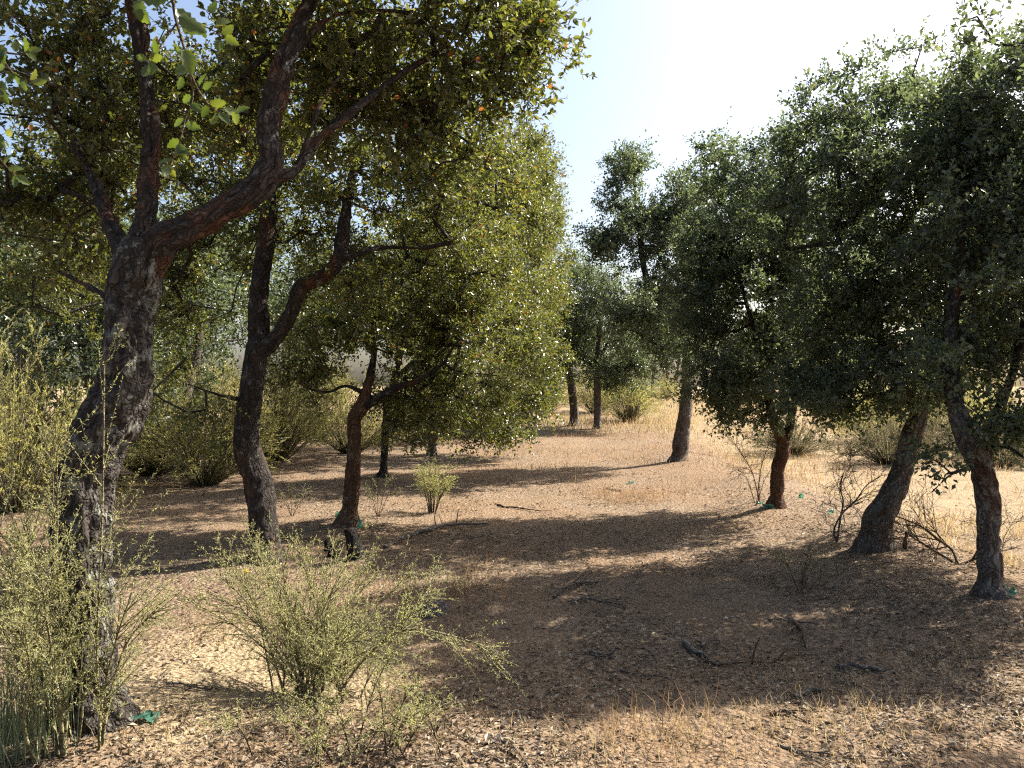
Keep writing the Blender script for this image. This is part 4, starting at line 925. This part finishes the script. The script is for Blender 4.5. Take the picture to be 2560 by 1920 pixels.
x, y = scatter(190000, 2.4, 26, 1.2); clump = fbm(np.stack([x * 1.3, y * 1.3, 0 * x], -1), 3)
kk = sparse(x, y) & (rng.random(len(x)) < np.clip((clump - .36) * 4.5, .10, 1)); x, y = x[kk], y[kk]; n = len(x)
pos = np.stack([x, y, ground(x, y) + rng.uniform(.002, .016, n)], -1)
an = rng.uniform(0, 6.28, n); ax = np.stack([np.cos(an), np.sin(an), rng.normal(size=n) * .28], -1)
nr = np.stack([rng.normal(size=n) * .38, rng.normal(size=n) * .38, np.ones(n)], -1)
Ls = rng.gamma(5., .0049, n).clip(.010, .055) * np.where(y > 10, 1.2, 1.0)
o = obj('leaf_litter', leaves_mesh('leaf_litter', M['litter'], pos, ax, nr, Ls, Ls * rng.uniform(.35, .6, n), (rng.random(n) * .8 + .55 * (fbm(np.stack([x * 2.2, y * 2.2, 0 * x + 21], -1), 3) - .32)).clip(0, 1), fold=.5))
tag(o, 'carpet of dry brown fallen oak leaves on the soil', 'leaf litter', kind='stuff')

x, y = scatter(6500, 2.4, 12, 1.4); kk = sparse(x, y); x, y = x[kk], y[kk]; n = len(x)
pos = np.stack([x, y, ground(x, y) + rng.uniform(.004, .02, n)], -1); an = rng.uniform(0, 6.28, n)
D = norm(np.stack([np.cos(an), np.sin(an), rng.normal(size=n) * .12], -1)); ln = rng.uniform(.03, .16, n) * rng.uniform(.4, 1.2, n)
a = Acc(); rr = rng.uniform(.0008, .0028, n); bend = pos + D * ln[:, None] * .5 + rng.normal(size=(n, 3)) * ln[:, None] * .06
prisms(a, pos, bend, rr, rr * .9, 3); prisms(a, bend, bend + norm(D + rng.normal(size=(n, 3)) * .2) * ln[:, None] * .5, rr * .9, rr * .5, 3)
o = obj('twig_litter', a.mesh('twig_litter', M['dead'])); tag(o, 'fine dead twigs scattered through the fallen leaves', 'twigs', kind='stuff')

def blades(x, y, h, w, lean=.35):
    n = len(x); p = np.stack([x, y, ground(x, y) - .01], -1)
    d = norm(np.stack([rng.normal(size=n) * lean, rng.normal(size=n) * lean, np.ones(n)], -1)); d2 = norm(d + np.stack([rng.normal(size=n) * lean, rng.normal(size=n) * lean, -.25 * np.ones(n)], -1))
    an = rng.uniform(0, 6.28, n); s = np.stack([np.cos(an), np.sin(an), 0 * an], -1) * w[:, None] / 2
    m = p + d * h[:, None] * .55; t = m + d2 * h[:, None] * .45
    V = np.stack([p - s, p + s, m + s * .8, m - s * .8, t], 1).reshape(-1, 3); k = np.arange(n)[:, None] * 5
    Q = k + np.array([[0, 1, 2, 3]]); T = k + np.array([[3, 2, 4]])
    lo = np.concatenate([Q.ravel(), T.ravel()]); st = np.concatenate([np.arange(n) * 4, n * 4 + np.arange(n) * 3]); to = np.concatenate([np.full(n, 4), np.full(n, 3)])
    return V, lo, st, to, np.repeat(rng.random(n), 5)

def grass(name, label, mat, X, Y, h, w, lean=.35):
    V, lo, st, to, r = blades(X, Y, h, w, lean)
    o = obj(name, mesh_np(name, V, lo, st, to, M[mat], [('rnd', 'FLOAT', 'POINT', r)], False)); tag(o, label, 'grass', kind='stuff')

xs, ys, hs, ws = [], [], [], []
def put(x, y, h0, h1, w): xs.append(x); ys.append(y); n = len(x); hs.append(rng.uniform(h0, h1, n)); ws.append(np.full(n, w))
def tuft(cx, cy, n, r, h0, h1, w=.004): put(cx + rng.normal(size=n) * r, cy + rng.normal(size=n) * r, h0, h1, w)
# open field behind the right row
n = 32000; y = 8.5 + 38 * rng.random(n) ** 1.6; x = 4.6 + rng.random(n) ** 1.1 * (y * .75 + 2); c = fbm(np.stack([x * .6, y * .6, 0 * x + 4], -1), 2); kk = c > rng.uniform(.2, .65, n); put(x[kk], y[kk], .06, .30, .010)
n = 9000; y = rng.uniform(4.5, 9.5, n); x = rng.uniform(4.2, 8, n); c = fbm(np.stack([x, y, 0 * x + 7], -1), 2); kk = c > .48; put(x[kk], y[kk], .06, .22, .005)
# end of the glade
n = 30000; y = rng.uniform(23, 60, n); x = rng.uniform(-3, 14, n); c = fbm(np.stack([x * .4, y * .4, 0 * x + 2], -1), 2); kk = c > .42; put(x[kk], y[kk], .10, .38, .018)
# bright tufts in the litter
for px, py, n, r in ((1640, 1850, 150, .16), (1750, 1860, 160, .14), (1880, 1800, 120, .18), (2050, 1850, 220, .25), (2250, 1820, 260, .30), (2450, 1700, 200, .3), (2150, 1760, 120, .2), (1450, 1880, 120, .2), (480, 1560, 180, .22), (560, 1600, 160, .2), (430, 1800, 120, .2), (620, 1850, 150, .2), (1120, 1850, 120, .15)):
    q = G(px, py); tuft(q[0], q[1], n, r, .03, .13, .0035)
grass('dry_grass', 'straw yellow dry grass over the open field and among the litter', 'dry', np.concatenate(xs), np.concatenate(ys), np.concatenate(hs), np.concatenate(ws))
xs, ys, hs, ws = [], [], [], []
n = 16000; y = rng.uniform(13, 27, n); x = rng.uniform(-9, 7, n); c = fbm(np.stack([x * .5, y * .5, 0 * x + 12], -1), 2); kk = c > .56; put(x[kk], y[kk], .05, .22, .008)
for px, py, n, r in ((1620, 1245, 260, .30), (1560, 1255, 220, .25), (1500, 1235, 160, .3), (1150, 1480, 110, .10), (1090, 1500, 90, .10), (1260, 1500, 120, .2), (1200, 1440, 70, .15), (1610, 1860, 28, .10), (1560, 1850, 20, .08), (1720, 1820, 26, .12), (1780, 1210, 120, .3), (1420, 1200, 120, .3), (1000, 1480, 60, .1)):
    q = G(px, py); tuft(q[0], q[1], n, r, .08, .28, .004)
grass('red_dry_grass', 'reddish brown dry grass tufts in the glade', 'dryred', np.concatenate(xs), np.concatenate(ys), np.concatenate(hs), np.concatenate(ws), .3)
